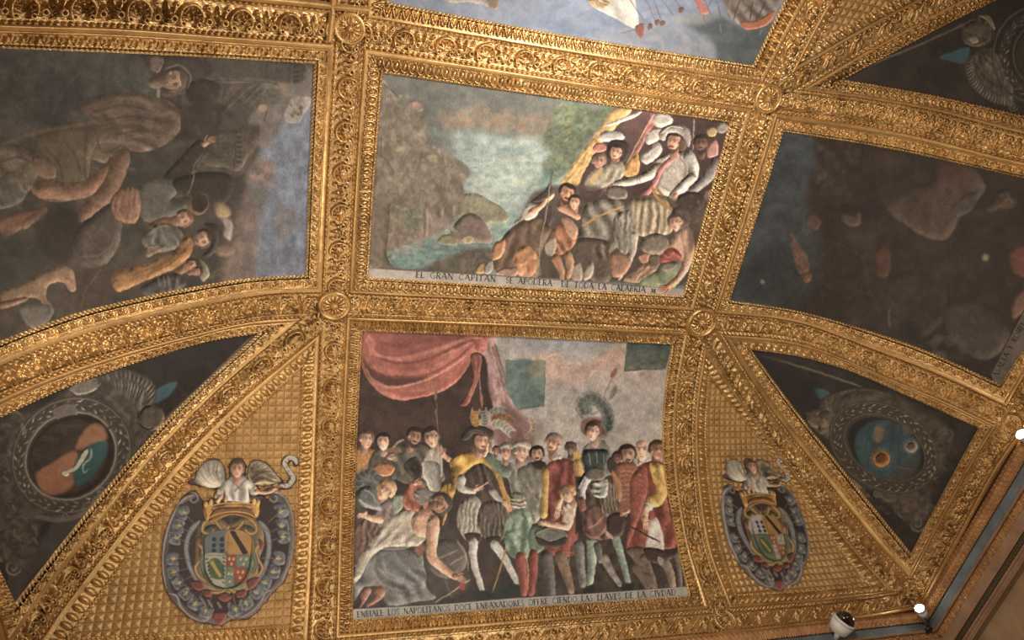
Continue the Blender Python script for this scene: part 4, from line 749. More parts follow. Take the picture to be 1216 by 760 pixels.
# ---- left fresco: horsemen and soldiers before a walled town, painted sideways (heads to the right)
def paint_left():
    view(0, 0, 1)
    fill([(-64, 40), (390, 40), (390, 470), (-64, 470)], (72, 66, 58), smooth=False, mot=((56, 54, 50), 22))
    # sky on the right
    fill([(300, 190), (330, 150), (352, 100), (392, 70), (392, 360), (285, 350), (280, 300), (296, 250)], (104, 116, 138), 4, 1, mot=((122, 134, 158), 10, .5))
    dabs([(320, 150), (375, 90), (372, 330), (300, 335), (310, 240)], 70, [(92, 104, 128), (128, 142, 168), (112, 124, 146)], 1.5, 5, .5, 61, 88, 1.5, 3.5)
    fill([(270, 290), (290, 230), (300, 190), (325, 195), (322, 220), (310, 240), (305, 290), (292, 345), (268, 345)], (106, 92, 88), 4, .9, mot=((130, 106, 98), 8)); dabs([(295, 190), (325, 185), (325, 210), (300, 215)], 10, [(164, 132, 118), (148, 120, 110)], 2, 4, .6, 62)
    fill([(330, 245), (350, 250), (348, 275), (335, 285)], (118, 112, 114), 2.5, .7); fill([(300, 215), (318, 225), (315, 250), (300, 245)], (92, 102, 106), 3, .7)
    # dark green ground, left top
    fill([(-64, 50), (110, 55), (180, 80), (190, 140), (100, 150), (40, 160), (0, 175), (-64, 200)], (62, 68, 62), 5, .95, mot=((82, 80, 74), 16)); fill([(40, 100), (95, 90), (90, 145), (50, 152)], (52, 50, 52), 5, .8); dabs([(0, 60), (170, 70), (160, 130), (10, 160)], 60, [(84, 86, 78), (52, 60, 56), (70, 72, 70)], 2, 7, .35, 63, 45, 2.5, 2.5)
    lines([[(60, 140), (75, 110), (95, 85)], [(10, 130), (40, 118), (60, 120)]], 2, (104, 102, 92), .4, 1)
    # walled town on end
    view(170, 60, 4.47)
    fill([(250, 0), (900, 30), (900, 80), (860, 180), (700, 330), (640, 420), (600, 560), (520, 660), (300, 640), (230, 400), (200, 150)], (84, 76, 68), 1.5, 1, mot=((72, 66, 60), 8))
    fill([(640, 110), (900, 110), (900, 260), (760, 300), (700, 440), (640, 520), (600, 500), (620, 400), (560, 380), (640, 250)], (120, 110, 106), 2, .9)
    form([(330, 20), (640, 40), (780, 60), (860, 80), (860, 170), (800, 185), (640, 165), (380, 160), (300, 120)], (74, 68, 62), 6, .45); lines([[(330, 160), (640, 166), (760, 186)], [(660, 60), (655, 150)], [(780, 70), (770, 180)]], 1, (48, 42, 40), .8)
    for k in range(4): form([(800, 82 + 25*k), (830, 84 + 25*k), (828, 98 + 25*k), (798, 96 + 25*k)], (62, 56, 52), 1.5, .5)
    fill([(640, 220), (720, 210), (735, 240), (700, 290), (620, 280)], (92, 90, 76), 1, .9); dabs([(630, 225), (730, 220), (710, 275), (640, 275)], 22, [(60, 60, 50), (120, 116, 96)], .5, 1.4, .8, 64, 30)
    for P in ([(420, 190), (400, 260), (330, 300)], [(480, 180), (440, 230)], [(590, 175), (500, 260), (400, 350)], [(650, 170), (520, 290)], [(690, 170), (560, 300)], [(560, 380), (600, 385)]): stroke(P, 1.3, (134, 126, 114), a=.5)
    for P in ([(540, 180), (440, 290), (360, 370)], [(620, 175), (540, 260)], [(660, 290), (640, 380)], [(430, 200), (420, 260)]): stroke(P, 2, (50, 44, 42), a=.6)
    fill([(612, 292), (660, 292), (655, 318), (612, 318)], (150, 128, 104), .4); fill([(715, 175), (760, 185), (765, 215), (730, 205)], (132, 108, 92), .6)
    form([(330, 440), (480, 420), (520, 410), (560, 440), (600, 500), (560, 560), (500, 640), (430, 620), (320, 600), (300, 520)], (86, 78, 68), 6, .35)
    for k in range(6): stroke([(350 + 25*k, 440), (348 + 25*k, 570)], .5, (58, 52, 46), a=.7)
    for k in range(6): stroke([(340, 445 + 24*k), (480, 445 + 24*k)], .5, (58, 52, 46), a=.7)
    for k in range(7): stroke([(490, 430 + 26*k), (525, 436 + 26*k)], 2.2, (48, 42, 38), a=.8, soft=.4)
    stroke([(478, 420), (488, 520), (480, 640)], .9, (50, 44, 40)); dabs([(560, 400), (610, 420), (590, 540), (540, 560)], 14, [(104, 92, 80), (66, 58, 52)], 1, 3, .6, 65)
    form([(780, 255), (893, 262), (885, 290), (850, 340), (830, 378), (790, 388), (755, 375), (745, 340), (765, 290)], (166, 156, 146), 3, .15); dabs([(770, 290), (840, 290), (840, 340), (780, 345)], 26, [(84, 70, 58), (110, 94, 78), (64, 54, 46)], .6, 1.8, .8, 66)
    # figures upper
    view(0, 0, 2.895)
    form([(480, 190), (520, 240), (560, 330), (640, 320), (700, 300), (740, 260), (700, 200), (600, 190)], (62, 54, 48), 8, .4); form([(650, 290), (700, 270), (760, 300), (740, 360), (680, 370), (640, 340)], (52, 46, 42), 6, .4)
    head(590, 275, 42, .3, 80, skin=(150, 118, 98), hair=(80, 66, 56)); stroke([(560, 240), (620, 225), (655, 260), (645, 310)], 2.4, (132, 118, 100), a=.7); form([(520, 190), (560, 200), (540, 250), (520, 240)], (110, 92, 78), 3, .4)
    stroke([(545, 300), (542, 380)], 4, (150, 142, 128), a=.8, soft=.8); head(588, 395, 34, .2, 85, skin=(150, 112, 90), hair=(88, 76, 64)); fill([(620, 380), (760, 360), (740, 470), (640, 480), (560, 450)], (54, 48, 42), 2, .8)
    form([(560, 640), (620, 540), (700, 480), (730, 500), (690, 560), (650, 660), (600, 680)], (56, 48, 44), 5, .45); hand(708, 490, 24, -30, (150, 112, 90)); stroke([(700, 520), (660, 590), (655, 660)], 1, (150, 128, 100), a=.8)
    # horse & big rider (brown masses)
    form([(280, 370), (330, 330), (430, 310), (530, 330), (600, 360), (620, 440), (560, 500), (460, 520), (380, 470), (320, 420)], (100, 82, 68), 10, .4, folds=5, fa=20); dabs([(300, 330), (560, 340), (560, 500), (340, 460)], 60, [(120, 100, 84), (70, 60, 54), (92, 80, 70)], 1, 4, .5, 67, 30, 1, 3.4)
    form([(330, 480), (400, 470), (420, 520), (360, 560), (310, 540)], (96, 84, 70), 5, .4)
    form([(130, 460), (280, 430), (420, 440), (430, 480), (330, 500), (300, 620), (260, 680), (140, 680), (110, 560)], (92, 80, 64), 10, .3); stroke([(0, 500), (80, 470), (200, 440), (420, 415)], 5, (112, 98, 76), a=.7, soft=1); stroke([(300, 450), (290, 560), (300, 640)], 3, (52, 46, 42), a=.6, soft=1)
    limb([(140, 650), (290, 650), (420, 540)], 66, (138, 96, 76), 50, .4); limb([(420, 540), (380, 640), (290, 740)], 60, (120, 88, 70), 60, .35)
    form([(-40, 520), (60, 500), (130, 560), (100, 660), (-40, 680)], (104, 94, 80), 7, .4, folds=3, fa=40); form([(110, 540), (180, 560), (190, 610), (130, 600)], (120, 96, 74), 4, .4)
    for P in ([(300, 370), (360, 350), (440, 340), (540, 360)], [(310, 400), (400, 380), (520, 400)], [(350, 440), (440, 420), (560, 440)], [(400, 480), (480, 470), (560, 480)]): stroke(P, 3, (122, 102, 86), a=.45, soft=.8)
    for P in ([(320, 385), (420, 362), (520, 380)], [(340, 420), (440, 400), (570, 420)], [(380, 465), (470, 450), (580, 460)], [(290, 345), (380, 325), (480, 325)]): stroke(P, 2.4, (52, 46, 42), a=.5, soft=.7)
    for P in ([(150, 500), (200, 560), (220, 660)], [(220, 480), (260, 540), (280, 600)], [(330, 470), (350, 520), (420, 500)], [(0, 560), (60, 540), (110, 560)], [(10, 600), (60, 590), (90, 620)]): stroke(P, 2.2, (48, 44, 40), a=.5, soft=.7)
    dabs([(0, 480), (420, 440), (440, 700), (0, 740)], 110, [(120, 104, 86), (54, 50, 46), (84, 76, 66), (132, 104, 84)], 1, 4, .35, 167, 20, .9, 2.8)
    dabs([(480, 180), (760, 200), (740, 560), (480, 520)], 70, [(104, 92, 80), (44, 40, 38), (78, 70, 62)], 1, 4, .4, 168, 60, .9, 2.6)
    # lower half
    view(0, 200, 3.62)
    form([(-40, 60), (80, 40), (110, 120), (60, 160), (-40, 170)], (96, 94, 84), 6, .35, folds=3, fa=30); form([(-20, 240), (60, 190), (120, 180), (190, 170), (200, 200), (120, 240), (20, 290)], (124, 84, 68), 6, .35); limb([(110, 240), (190, 180)], 40, (128, 92, 76), 30, .3)
    fill([(170, 200), (330, 180), (340, 330), (260, 420), (170, 370)], (46, 42, 40), 4, .9); form([(330, 260), (400, 200), (480, 150), (520, 220), (510, 330), (440, 420), (350, 420), (310, 350)], (74, 66, 60), 10, .45); stroke([(340, 380), (430, 370), (490, 320)], 2, (110, 100, 90), a=.6, soft=.6)
    fill([(0, 280), (160, 300), (180, 420), (60, 500), (0, 520)], (54, 54, 54), 5, .8); fill([(340, 430), (460, 420), (480, 520), (360, 600), (250, 600)], (66, 54, 48), 3, .8); stroke([(440, 430), (370, 520), (345, 610)], 1.2, (112, 100, 88), a=.5)
    form([(90, 500), (180, 450), (280, 420), (315, 440), (320, 480), (326, 520), (305, 530), (270, 490), (210, 500), (200, 560), (226, 600), (215, 610), (160, 560), (60, 570), (0, 590), (0, 540)], (128, 100, 76), 5, .4); form([(80, 600), (160, 580), (230, 600), (220, 640), (150, 690)], (98, 92, 86), 5, .4); form([(280, 470), (310, 480), (325, 520), (312, 530), (290, 500)], (150, 112, 92), 3, .3)
    limb([(0, 590), (60, 575), (110, 560)], 36, (124, 90, 72), 20)
    view(150, 200, 5.067)
    form([(80, 100), (280, 80), (310, 130), (260, 200), (380, 220), (300, 280), (100, 310), (70, 200)], (92, 92, 84), 8, .4); form([(0, 110), (60, 120), (85, 200), (50, 330), (-60, 300), (-90, 180)], (132, 92, 74), 6, .45, folds=6, fa=95); form([(280, 80), (410, 30), (640, 60), (640, 150), (540, 230), (480, 180), (380, 170), (310, 150)], (50, 44, 40), 8, .4)
    stroke([(410, 0), (395, 90), (370, 160)], 1.2, (160, 138, 112), a=.8); form(oval(430, 210, 66, 70, 0), (112, 88, 70), 5, .5); fill(oval(440, 205, 52, 56, 0), (50, 40, 36), .8)
    head(335, 305, 52, .4, 60, skin=(176, 132, 108), hair=(110, 76, 58)); form([(130, 360), (250, 290), (300, 310), (280, 370), (180, 400)], (124, 78, 62), 5, .4)
    form([(90, 440), (200, 330), (260, 335), (340, 390), (350, 450), (270, 490), (150, 500)], (100, 96, 88), 7, .55, folds=5, fa=60); form([(110, 490), (200, 460), (240, 470), (180, 510), (120, 530)], (118, 96, 82), 4, .5); lines([[(130, 400), (200, 350), (260, 345)], [(120, 480), (200, 465)]], 2, (160, 154, 142), .6, .6)
    form([(540, 210), (600, 220), (630, 270), (600, 300), (550, 290)], (170, 140, 104), 5, .3, soft=1.2); form([(570, 300), (620, 300), (640, 370), (620, 430), (585, 400), (590, 350)], (168, 154, 146), 5, .3, soft=1); form([(540, 470), (640, 460), (650, 500), (590, 530), (540, 510)], (120, 98, 86), 5, .3, soft=1.2)
    head(450, 425, 56, .2, 75, skin=(180, 138, 110), hair=(66, 52, 46), beard=(96, 76, 60)); form([(470, 330), (540, 340), (555, 430), (520, 520), (440, 540), (480, 500), (515, 420)], (56, 50, 46), 6, .5)
    form([(350, 410), (395, 430), (400, 480), (330, 580), (200, 640), (60, 700), (-60, 740), (-90, 640), (0, 600), (150, 560), (300, 480)], (146, 100, 58), 8, .5, folds=3, fa=150); lines([[(380, 460), (280, 560), (120, 640)], [(330, 510), (180, 590), (0, 650)]], 2.2, (96, 66, 44), .7, .7)
    head(385, 590, 48, 0, 70, skin=(178, 128, 104), hair=(70, 48, 42)); form([(440, 540), (480, 580), (500, 640), (460, 680), (440, 640), (455, 600)], (134, 124, 104), 4, .5); head(420, 620, 30, 0, 80, skin=(168, 118, 98), hair=(60, 40, 38))
    form([(130, 690), (230, 640), (330, 640), (360, 690), (300, 740), (100, 760), (80, 720)], (72, 70, 70), 7, .7, folds=5, fa=80); lines([[(190, 650), (200, 720)], [(220, 645), (235, 715)], [(250, 640), (262, 710)]], 1.2, (150, 148, 142), .6); lines([[(510, 640), (560, 610), (600, 600)], [(500, 660), (560, 640), (580, 650)]], 3, (112, 94, 72), .6, .8)
    grade(-64, 40, 392, 470, .74, .95, (.20, (92, 82, 72)), .6, .22, 1.06, .35)

# ---- right fresco: very dark battle scene, with a lettered strip at its far end
def paint_right():
    view(0, 0, 1)
    fill([(860, 140), (1280, 140), (1280, 480), (860, 480)], (58, 48, 42), smooth=False, mot=((48, 40, 37), 20))
    fill([(860, 140), (960, 150), (968, 190), (955, 240), (975, 290), (965, 330), (930, 372), (850, 370)], (62, 70, 74), 6, 1, mot=((72, 84, 92), 14)); dabs([(925, 165), (960, 170), (950, 240), (900, 300), (885, 340)], 40, [(78, 90, 100), (54, 62, 66)], 2, 6, .4, 71, 100, 2.5, 2.5); fill([(905, 290), (960, 300), (960, 360), (880, 350)], (46, 54, 56), 6, .7)
    view(860, 150, 2.452)
    dabs([(280, 40), (380, 50), (360, 240), (280, 220)], 60, [(86, 74, 66), (54, 46, 42), (98, 84, 74)], 1.5, 5, .5, 72); fill([(400, 80), (520, 90), (480, 130), (410, 120)], (80, 60, 50), 4, .6)
    form([(470, 230), (520, 190), (600, 170), (640, 130), (700, 110), (760, 180), (700, 240), (640, 330), (580, 320), (520, 280)], (96, 78, 68), 9, .35, a=.9); fill([(620, 120), (720, 130), (700, 170), (640, 170)], (100, 62, 52), 4, .7); form([(660, 250), (700, 200), (750, 190), (740, 210), (690, 260)], (84, 78, 74), 4, .4, a=.8)
    form([(345, 250), (370, 235), (395, 255), (395, 285), (365, 290), (345, 275)], (92, 78, 66), 4, .5); form([(240, 260), (265, 255), (280, 280), (270, 300), (250, 290)], (100, 72, 60), 3, .5); fill([(340, 230), (390, 240), (380, 260), (350, 255)], (36, 32, 32), 1, .8)
    form([(193, 305), (215, 340), (240, 380), (245, 420), (225, 430), (205, 390)], (128, 94, 74), 3, .45); form([(228, 430), (250, 425), (252, 450), (235, 455)], (140, 92, 70), 2.5, .4); lines([[(150, 350), (170, 400), (215, 420)], [(160, 340), (200, 410)], [(175, 520), (230, 455)], [(215, 400), (235, 440)]], 1.6, (40, 36, 36), .7)
    form([(440, 400), (455, 350), (470, 350), (465, 440), (445, 430)], (112, 66, 56), 4, .4, a=.8); dabs([(380, 360), (480, 340), (460, 430), (390, 420)], 16, [(86, 58, 50), (70, 54, 48)], 2, 5, .5, 73)
    form([(750, 375), (770, 375), (768, 390), (750, 388)], (150, 138, 116), 1.2, .15); head(815, 215, 30, .3, 60, skin=(104, 84, 72), hair=(56, 46, 44)); form([(830, 370), (880, 340), (880, 440), (850, 430)], (110, 66, 56), 4, .4); form([(845, 500), (880, 470), (880, 530), (840, 560)], (128, 92, 76), 4, .4)
    form([(480, 440), (560, 420), (640, 470), (640, 560), (560, 620), (490, 580)], (64, 54, 50), 9, .4, a=.8); form([(640, 520), (720, 510), (800, 560), (830, 600), (770, 680), (680, 640)], (78, 72, 66), 9, .4, a=.85); dabs([(580, 610), (700, 620), (700, 670), (600, 650)], 30, [(104, 98, 90), (84, 78, 72)], 1.5, 4, .55, 74, 15, 1.5, 2.6)
    stroke([(478, 530), (482, 585)], 2, (132, 124, 112), a=.8); stroke([(625, 580), (590, 630)], 3, (40, 34, 32), a=.8); fill([(510, 560), (570, 590), (570, 630), (510, 600)], (36, 30, 30), 2, .8); lines([[(745, 530), (800, 550), (830, 590)], [(640, 380), (670, 420), (660, 470)], [(300, 330), (400, 380), (420, 480)]], 2, (92, 82, 74), .4, 1)
    dabs([(240, 300), (860, 250), (800, 640), (300, 560)], 150, [(74, 64, 58), (44, 37, 35), (88, 74, 66), (62, 52, 48)], 2, 8, .32, 75, None, 2.5, 1.8)
    dabs([(250, 430), (460, 470), (440, 560), (220, 500)], 20, [(92, 84, 80), (50, 44, 42)], 1.5, 4, .4, 76); fill([(108, 448), (116, 450), (114, 458), (108, 456)], (170, 170, 170), .3)
    grade(850, 140, 1280, 480, .80, .98, (.22, (58, 50, 45)), .8, .22, 1., 1.0)
    view(0, 0, 1)
    fill([(1177, 444), (1216, 369), (1262, 285), (1300, 250), (1300, 470), (1185, 470)], (92, 86, 80), .4, smooth=False, mot=((104, 98, 92), 8)); stroke([(1176.5, 444), (1216, 368), (1262, 284)], .8, (40, 34, 30)); fill([(1185, 462), (1204, 452), (1240, 385), (1300, 300), (1300, 470)], (62, 50, 42), .5, smooth=False)
    letter_row('ASALTA Y ROMPE LE', (1184, 448), (1226, 371), 6.5)

# ---- top fresco: harbour water with sails and oars
def paint_top():
    view(460, 0, 2.533)
    fill([(-60, -170), (1300, -170), (1300, 230), (-60, 230)], (104, 118, 140), 0.5, 1, smooth=False, mot=((122, 130, 146), 22, 2))
    fill([(-40, -40), (300, -60), (500, -10), (420, 60), (260, 40), (100, 20)], (118, 126, 142), 6, .8); fill([(640, 120), (780, 80), (900, 80), (980, 120), (1000, 200), (700, 180)], (136, 138, 144), 6, .8, mot=((118, 124, 134), 10))
    fill([(880, 60), (1000, 50), (1060, 80), (1180, 60), (1250, 60), (1200, 230), (1000, 210), (980, 130)], (78, 86, 86), 3, .95, mot=((64, 74, 74), 10)); fill([(840, 60), (1000, 50), (960, 70), (860, 66)], (140, 140, 140), 3, .7)
    dabs([(0, 0), (600, 0), (760, 140), (200, 60)], 60, [(96, 112, 138), (130, 138, 154), (112, 124, 146)], 2, 7, .35, 81, 8, 2.5, 3)
    form([(140, -60), (250, -30), (300, 0), (320, 24), (300, 18), (240, 6), (180, 6)], (128, 118, 108), 5, .4); form([(300, 0), (335, 0), (325, 30), (312, 26)], (112, 92, 78), 2, .4)
    form([(600, -80), (730, -90), (745, 0), (752, 85), (680, 52), (610, 10)], (172, 166, 156), 5, .25, folds=2, fa=70); form([(600, 2), (650, -4), (672, 12), (650, 26), (626, 22)], (146, 118, 84), 3, .5, folds=4, fa=30); form([(745, 80), (768, 70), (764, 115), (750, 100)], (122, 70, 58), 2, .4); stroke([(750, 85), (700, 100)], 1, (110, 80, 70))
    for P in ([(690, -60), (790, 90)], [(750, -60), (812, 76)], [(790, -30), (828, 72)], [(810, -20), (862, 48)], [(850, -20), (890, 34)], [(900, -40), (960, 50)], [(940, -30), (972, 44)], [(980, -20), (960, 30)], [(990, 0), (1010, 80)], [(1010, -10), (1030, 60)], [(940, 10), (955, 70)]): stroke(P, 1.3, (104, 84, 74), a=.85)
    for x, y in ((790, 80), (812, 68), (828, 70), (884, 30)): form(oval(x, y, 8, 10, 30), (96, 70, 62), 1.5, .5)
    form([(920, -20), (950, 10), (965, 40), (950, 44), (930, 14)], (166, 96, 84), 2.5, .4)
    form([(1000, -60), (1240, -60), (1180, 10), (1160, 50), (1110, 80), (1050, 70), (1020, 30)], (110, 98, 90), 7, .5, folds=7, fa=60); dabs([(1010, 0), (1180, -20), (1150, 50), (1060, 70)], 40, [(140, 126, 114), (74, 64, 58), (124, 106, 94)], 1, 3, .6, 82, 70); form([(1060, 70), (1110, 60), (1165, 35), (1160, 55), (1100, 88), (1070, 84)], (164, 96, 66), 2.5, .45)
    lines([[(1060, 0), (1040, 60)], [(1100, 0), (1090, 60)], [(1140, 0), (1110, 60)]], 1.6, (56, 48, 46), .8); lines([[(770, 60), (800, 100)], [(1000, 70), (1004, 100)], [(1125, 90), (1120, 104)]], 1, (170, 166, 164), .5)
    grade(440, -62, 960, 90, .85, 1.0, (.10, (150, 150, 156)), .4, .10)

# ---- grisaille medallions in the triangular sails
def wreath(cx, cy, rx, ry, rot, w, n, c0, c1):
    P = oval(cx, cy, rx, ry, rot, 240)
    stroke(np.vstack([V2(P), V2(P)[:1]]), w/_V[2], tuple(np.array(c0)*.62), raw=True, taper=False, soft=.5)
    rs = np.random.RandomState(n)
    for i in range(n*2):
        k = (i*240//(n*2)+rs.randint(3)) % 240; p = np.array(P[k]); q = np.array(P[(k+6) % 240]); d = q-p; d = d/np.linalg.norm(d); nn = np.array([-d[1], d[0]]); sd = (-1, 1, 0)[i % 3]
        a = p+nn*sd*w*.24; L = w*(.6+.35*rs.rand()); u = d*.86+nn*sd*.5
        form([a, a+u*L*.4+nn*w*.12, a+u*L, a+u*L*.4-nn*w*.12], tuple(np.array(c1 if rs.rand() > .5 else c0)*(.8+.3*rs.rand())), w*.16/_V[2]*1.2, .6, soft=.35)
def ring(cx, cy, rx, ry, rot, w, c, a=1.):
    P = V2(oval(cx, cy, rx, ry, rot, 90)); stroke(np.vstack([P, P[:2]]), w/_V[2], tuple(np.array(c)*.6), raw=True, taper=False, soft=.4, a=a)
    c_ = P.mean(0); Pi = c_+(P-c_)*(1-.25*w/max(rx, ry)); stroke(np.vstack([Pi, Pi[:2]]), w*.35/_V[2], c, raw=True, taper=False, soft=.3, a=a)
def wing(root, tips, c, w, n=9):
    """feathers fanning from root to the tips polyline"""
    T = crom(np.array(tips, float), n*2)
    fill([root]+list(tips), tuple(np.array(c)*.72), .8, .9)
    for k in range(n*2):
        r = np.array(root, float); t = T[k]; m = (r+t)/2+np.array([(t-r)[1], -(t-r)[0]])*.10; form([r, m+(-(t-r)[1]*.05, (t-r)[0]*.05), t, m+((t-r)[1]*.10, -(t-r)[0]*.10)], tuple(np.array(c)*(.8+.35*((k*7) % 5)/5)), w, .55, soft=.35)
        for u in (.35, .6): 
            p = r+(t-r)*u; stroke([tuple(p), tuple(p+(t-r)*.16)], w*.55, tuple(np.minimum(np.array(c)*1.35, 230)), a=.6)
def scroll(cx, cy, r, c, w, turns=1.6, ang=0, sg=1):
    t = np.linspace(0, 1, 40); th = np.radians(ang)+sg*t*turns*2*np.pi; rr = r*(1-t*.86); P = np.stack([cx+rr*np.cos(th), cy+rr*np.sin(th)], -1)
    stroke(P, w/_V[2], tuple(np.array(c)*.6), a=.9, soft=.4); stroke(P-[w*.12, w*.15], w*.4/_V[2], c, a=.8, soft=.3)
def paint_sail_left():
    view(0, 0, 1); fill([(-64, 380), (330, 380), (330, 760), (-64, 760)], (46, 43, 42), smooth=False, mot=((38, 36, 36), 16))
    G = (138, 130, 119); G2 = (102, 96, 89)
    view(0, 430, 2.621)
    fill([(300, 30), (580, -60), (760, -110), (560, 60), (400, 180)], (42, 42, 42), 2, .9); stroke([(500, 190), (640, 60), (790, -85)], 2.4, (120, 112, 100), a=.7, soft=.8); fill([(485, 90), (552, 62), (520, 110), (480, 125)], (54, 84, 92), .8)
    fill([(30, 650), (120, 560), (230, 430), (320, 400), (200, 560), (90, 680), (36, 760)], (62, 62, 64), 2, .9)
    wing((440, 180), [(300, 40), (350, 22), (420, 30), (480, 70), (488, 100)], (92, 86, 79), 2.4, 8); wing((440, 190), [(330, 60), (380, 50), (450, 80)], G2, 2.2, 6); wing((430, 200), [(400, 270), (440, 260), (480, 220)], (70, 66, 62), 2, 4)
    form(oval(472, 172, 40, 40), (80, 72, 64), 4, .7); stroke([(432, 150), (430, 185), (455, 208), (480, 205)], 2.2, (24, 22, 22), a=.8); dabs([(440, 150), (500, 140), (505, 190), (455, 200)], 18, [(120, 110, 98), (50, 46, 42)], .7, 2, .6, 91)
    for s_ in ((40, 190, 42, 200, 1), (50, 215, 40, 20, -1), (75, 530, 60, 120, 1), (60, 520, 36, 300, -1), (35, 455, 30, 60, 1), (40, 640, 26, 0, 1), (15, 310, 30, 90, -1)): scroll(s_[0], s_[1], s_[2], G, 9, 1.6, s_[3], s_[4])
    dabs([(0, 170), (70, 160), (40, 420), (0, 420)], 30, [G2, (60, 56, 52), G], 1, 3.2, .6, 92, 80); dabs([(20, 420), (120, 470), (110, 600), (20, 620)], 26, [G2, (60, 56, 54)], 1, 3.6, .5, 93, 70)
    fill([(0, 150), (90, 160), (230, 80), (330, 60), (430, 180), (410, 330), (330, 420), (230, 490), (130, 500), (110, 600), (60, 640), (10, 620)], (82, 77, 71), 2.5, .85, mot=((56, 53, 50), 7)); fill(oval(222, 290, 190, 172, -38), (60, 56, 53), .8); ring(222, 290, 192, 172, -38, 12, G2); ring(220, 292, 150, 132, -38, 12, G); wreath(221, 291, 172, 152, -38, 26, 40, G2, G)
    dabs([(0, 160), (90, 170), (40, 280), (40, 420), (110, 500), (100, 600), (20, 620)], 70, [G2, G, (58, 55, 51)], .8, 2.6, .55, 193, 60, .35, 2.8); dabs([(330, 380), (420, 250), (400, 330), (300, 430), (220, 480)], 36, [G2, (60, 56, 52)], .8, 2.4, .5, 194, -45, .35, 2.8)
    form([(160, 150), (230, 130), (240, 160), (180, 180)], G2, 3, .5); form([(215, 85), (290, 52), (305, 70), (235, 100)], G2, 3, .6); scroll(295, 62, 18, G, 6, 1.3, 0); stroke([(110, 480), (190, 490), (260, 470), (320, 400)], 6, G2, a=.8); scroll(205, 480, 16, G, 5, 1.2, 0); scroll(318, 402, 16, G, 5, 1.2, 90)
    fill(oval(222, 292, 140, 120, -40), (40, 36, 34), .6); fill(oval(214, 296, 128, 108, -40), (60, 52, 48), .8, mot=((48, 44, 42), 8, 2))
    fill([(112, 350), (150, 320), (240, 280), (240, 330), (235, 370), (200, 405), (150, 412), (120, 385)], (140, 96, 74), 1.5, .95); fill([(235, 272), (250, 230), (300, 190), (325, 205), (332, 240), (290, 255)], (134, 96, 76), 1.5, .95); fill([(290, 255), (333, 245), (325, 300), (290, 350), (240, 385), (225, 350), (240, 300), (270, 270)], (46, 78, 82), 1.2, .95)
    stroke([(205, 342), (235, 330), (250, 310), (262, 290), (272, 272)], 3.4, (172, 170, 150), 6); stroke([(285, 270), (280, 300), (258, 322), (262, 345), (275, 330)], 3, (120, 142, 134), 1.5); form(oval(203, 345, 12, 9, 20), (186, 180, 158), 1.5, .5); dabs([(250, 270), (285, 266), (280, 300), (250, 320)], 10, [(60, 80, 80), (190, 186, 164)], .4, .9, .8, 94)
    grade(-64, 380, 330, 770, .9, .95, (.03, (110, 100, 88)), .4, .12)
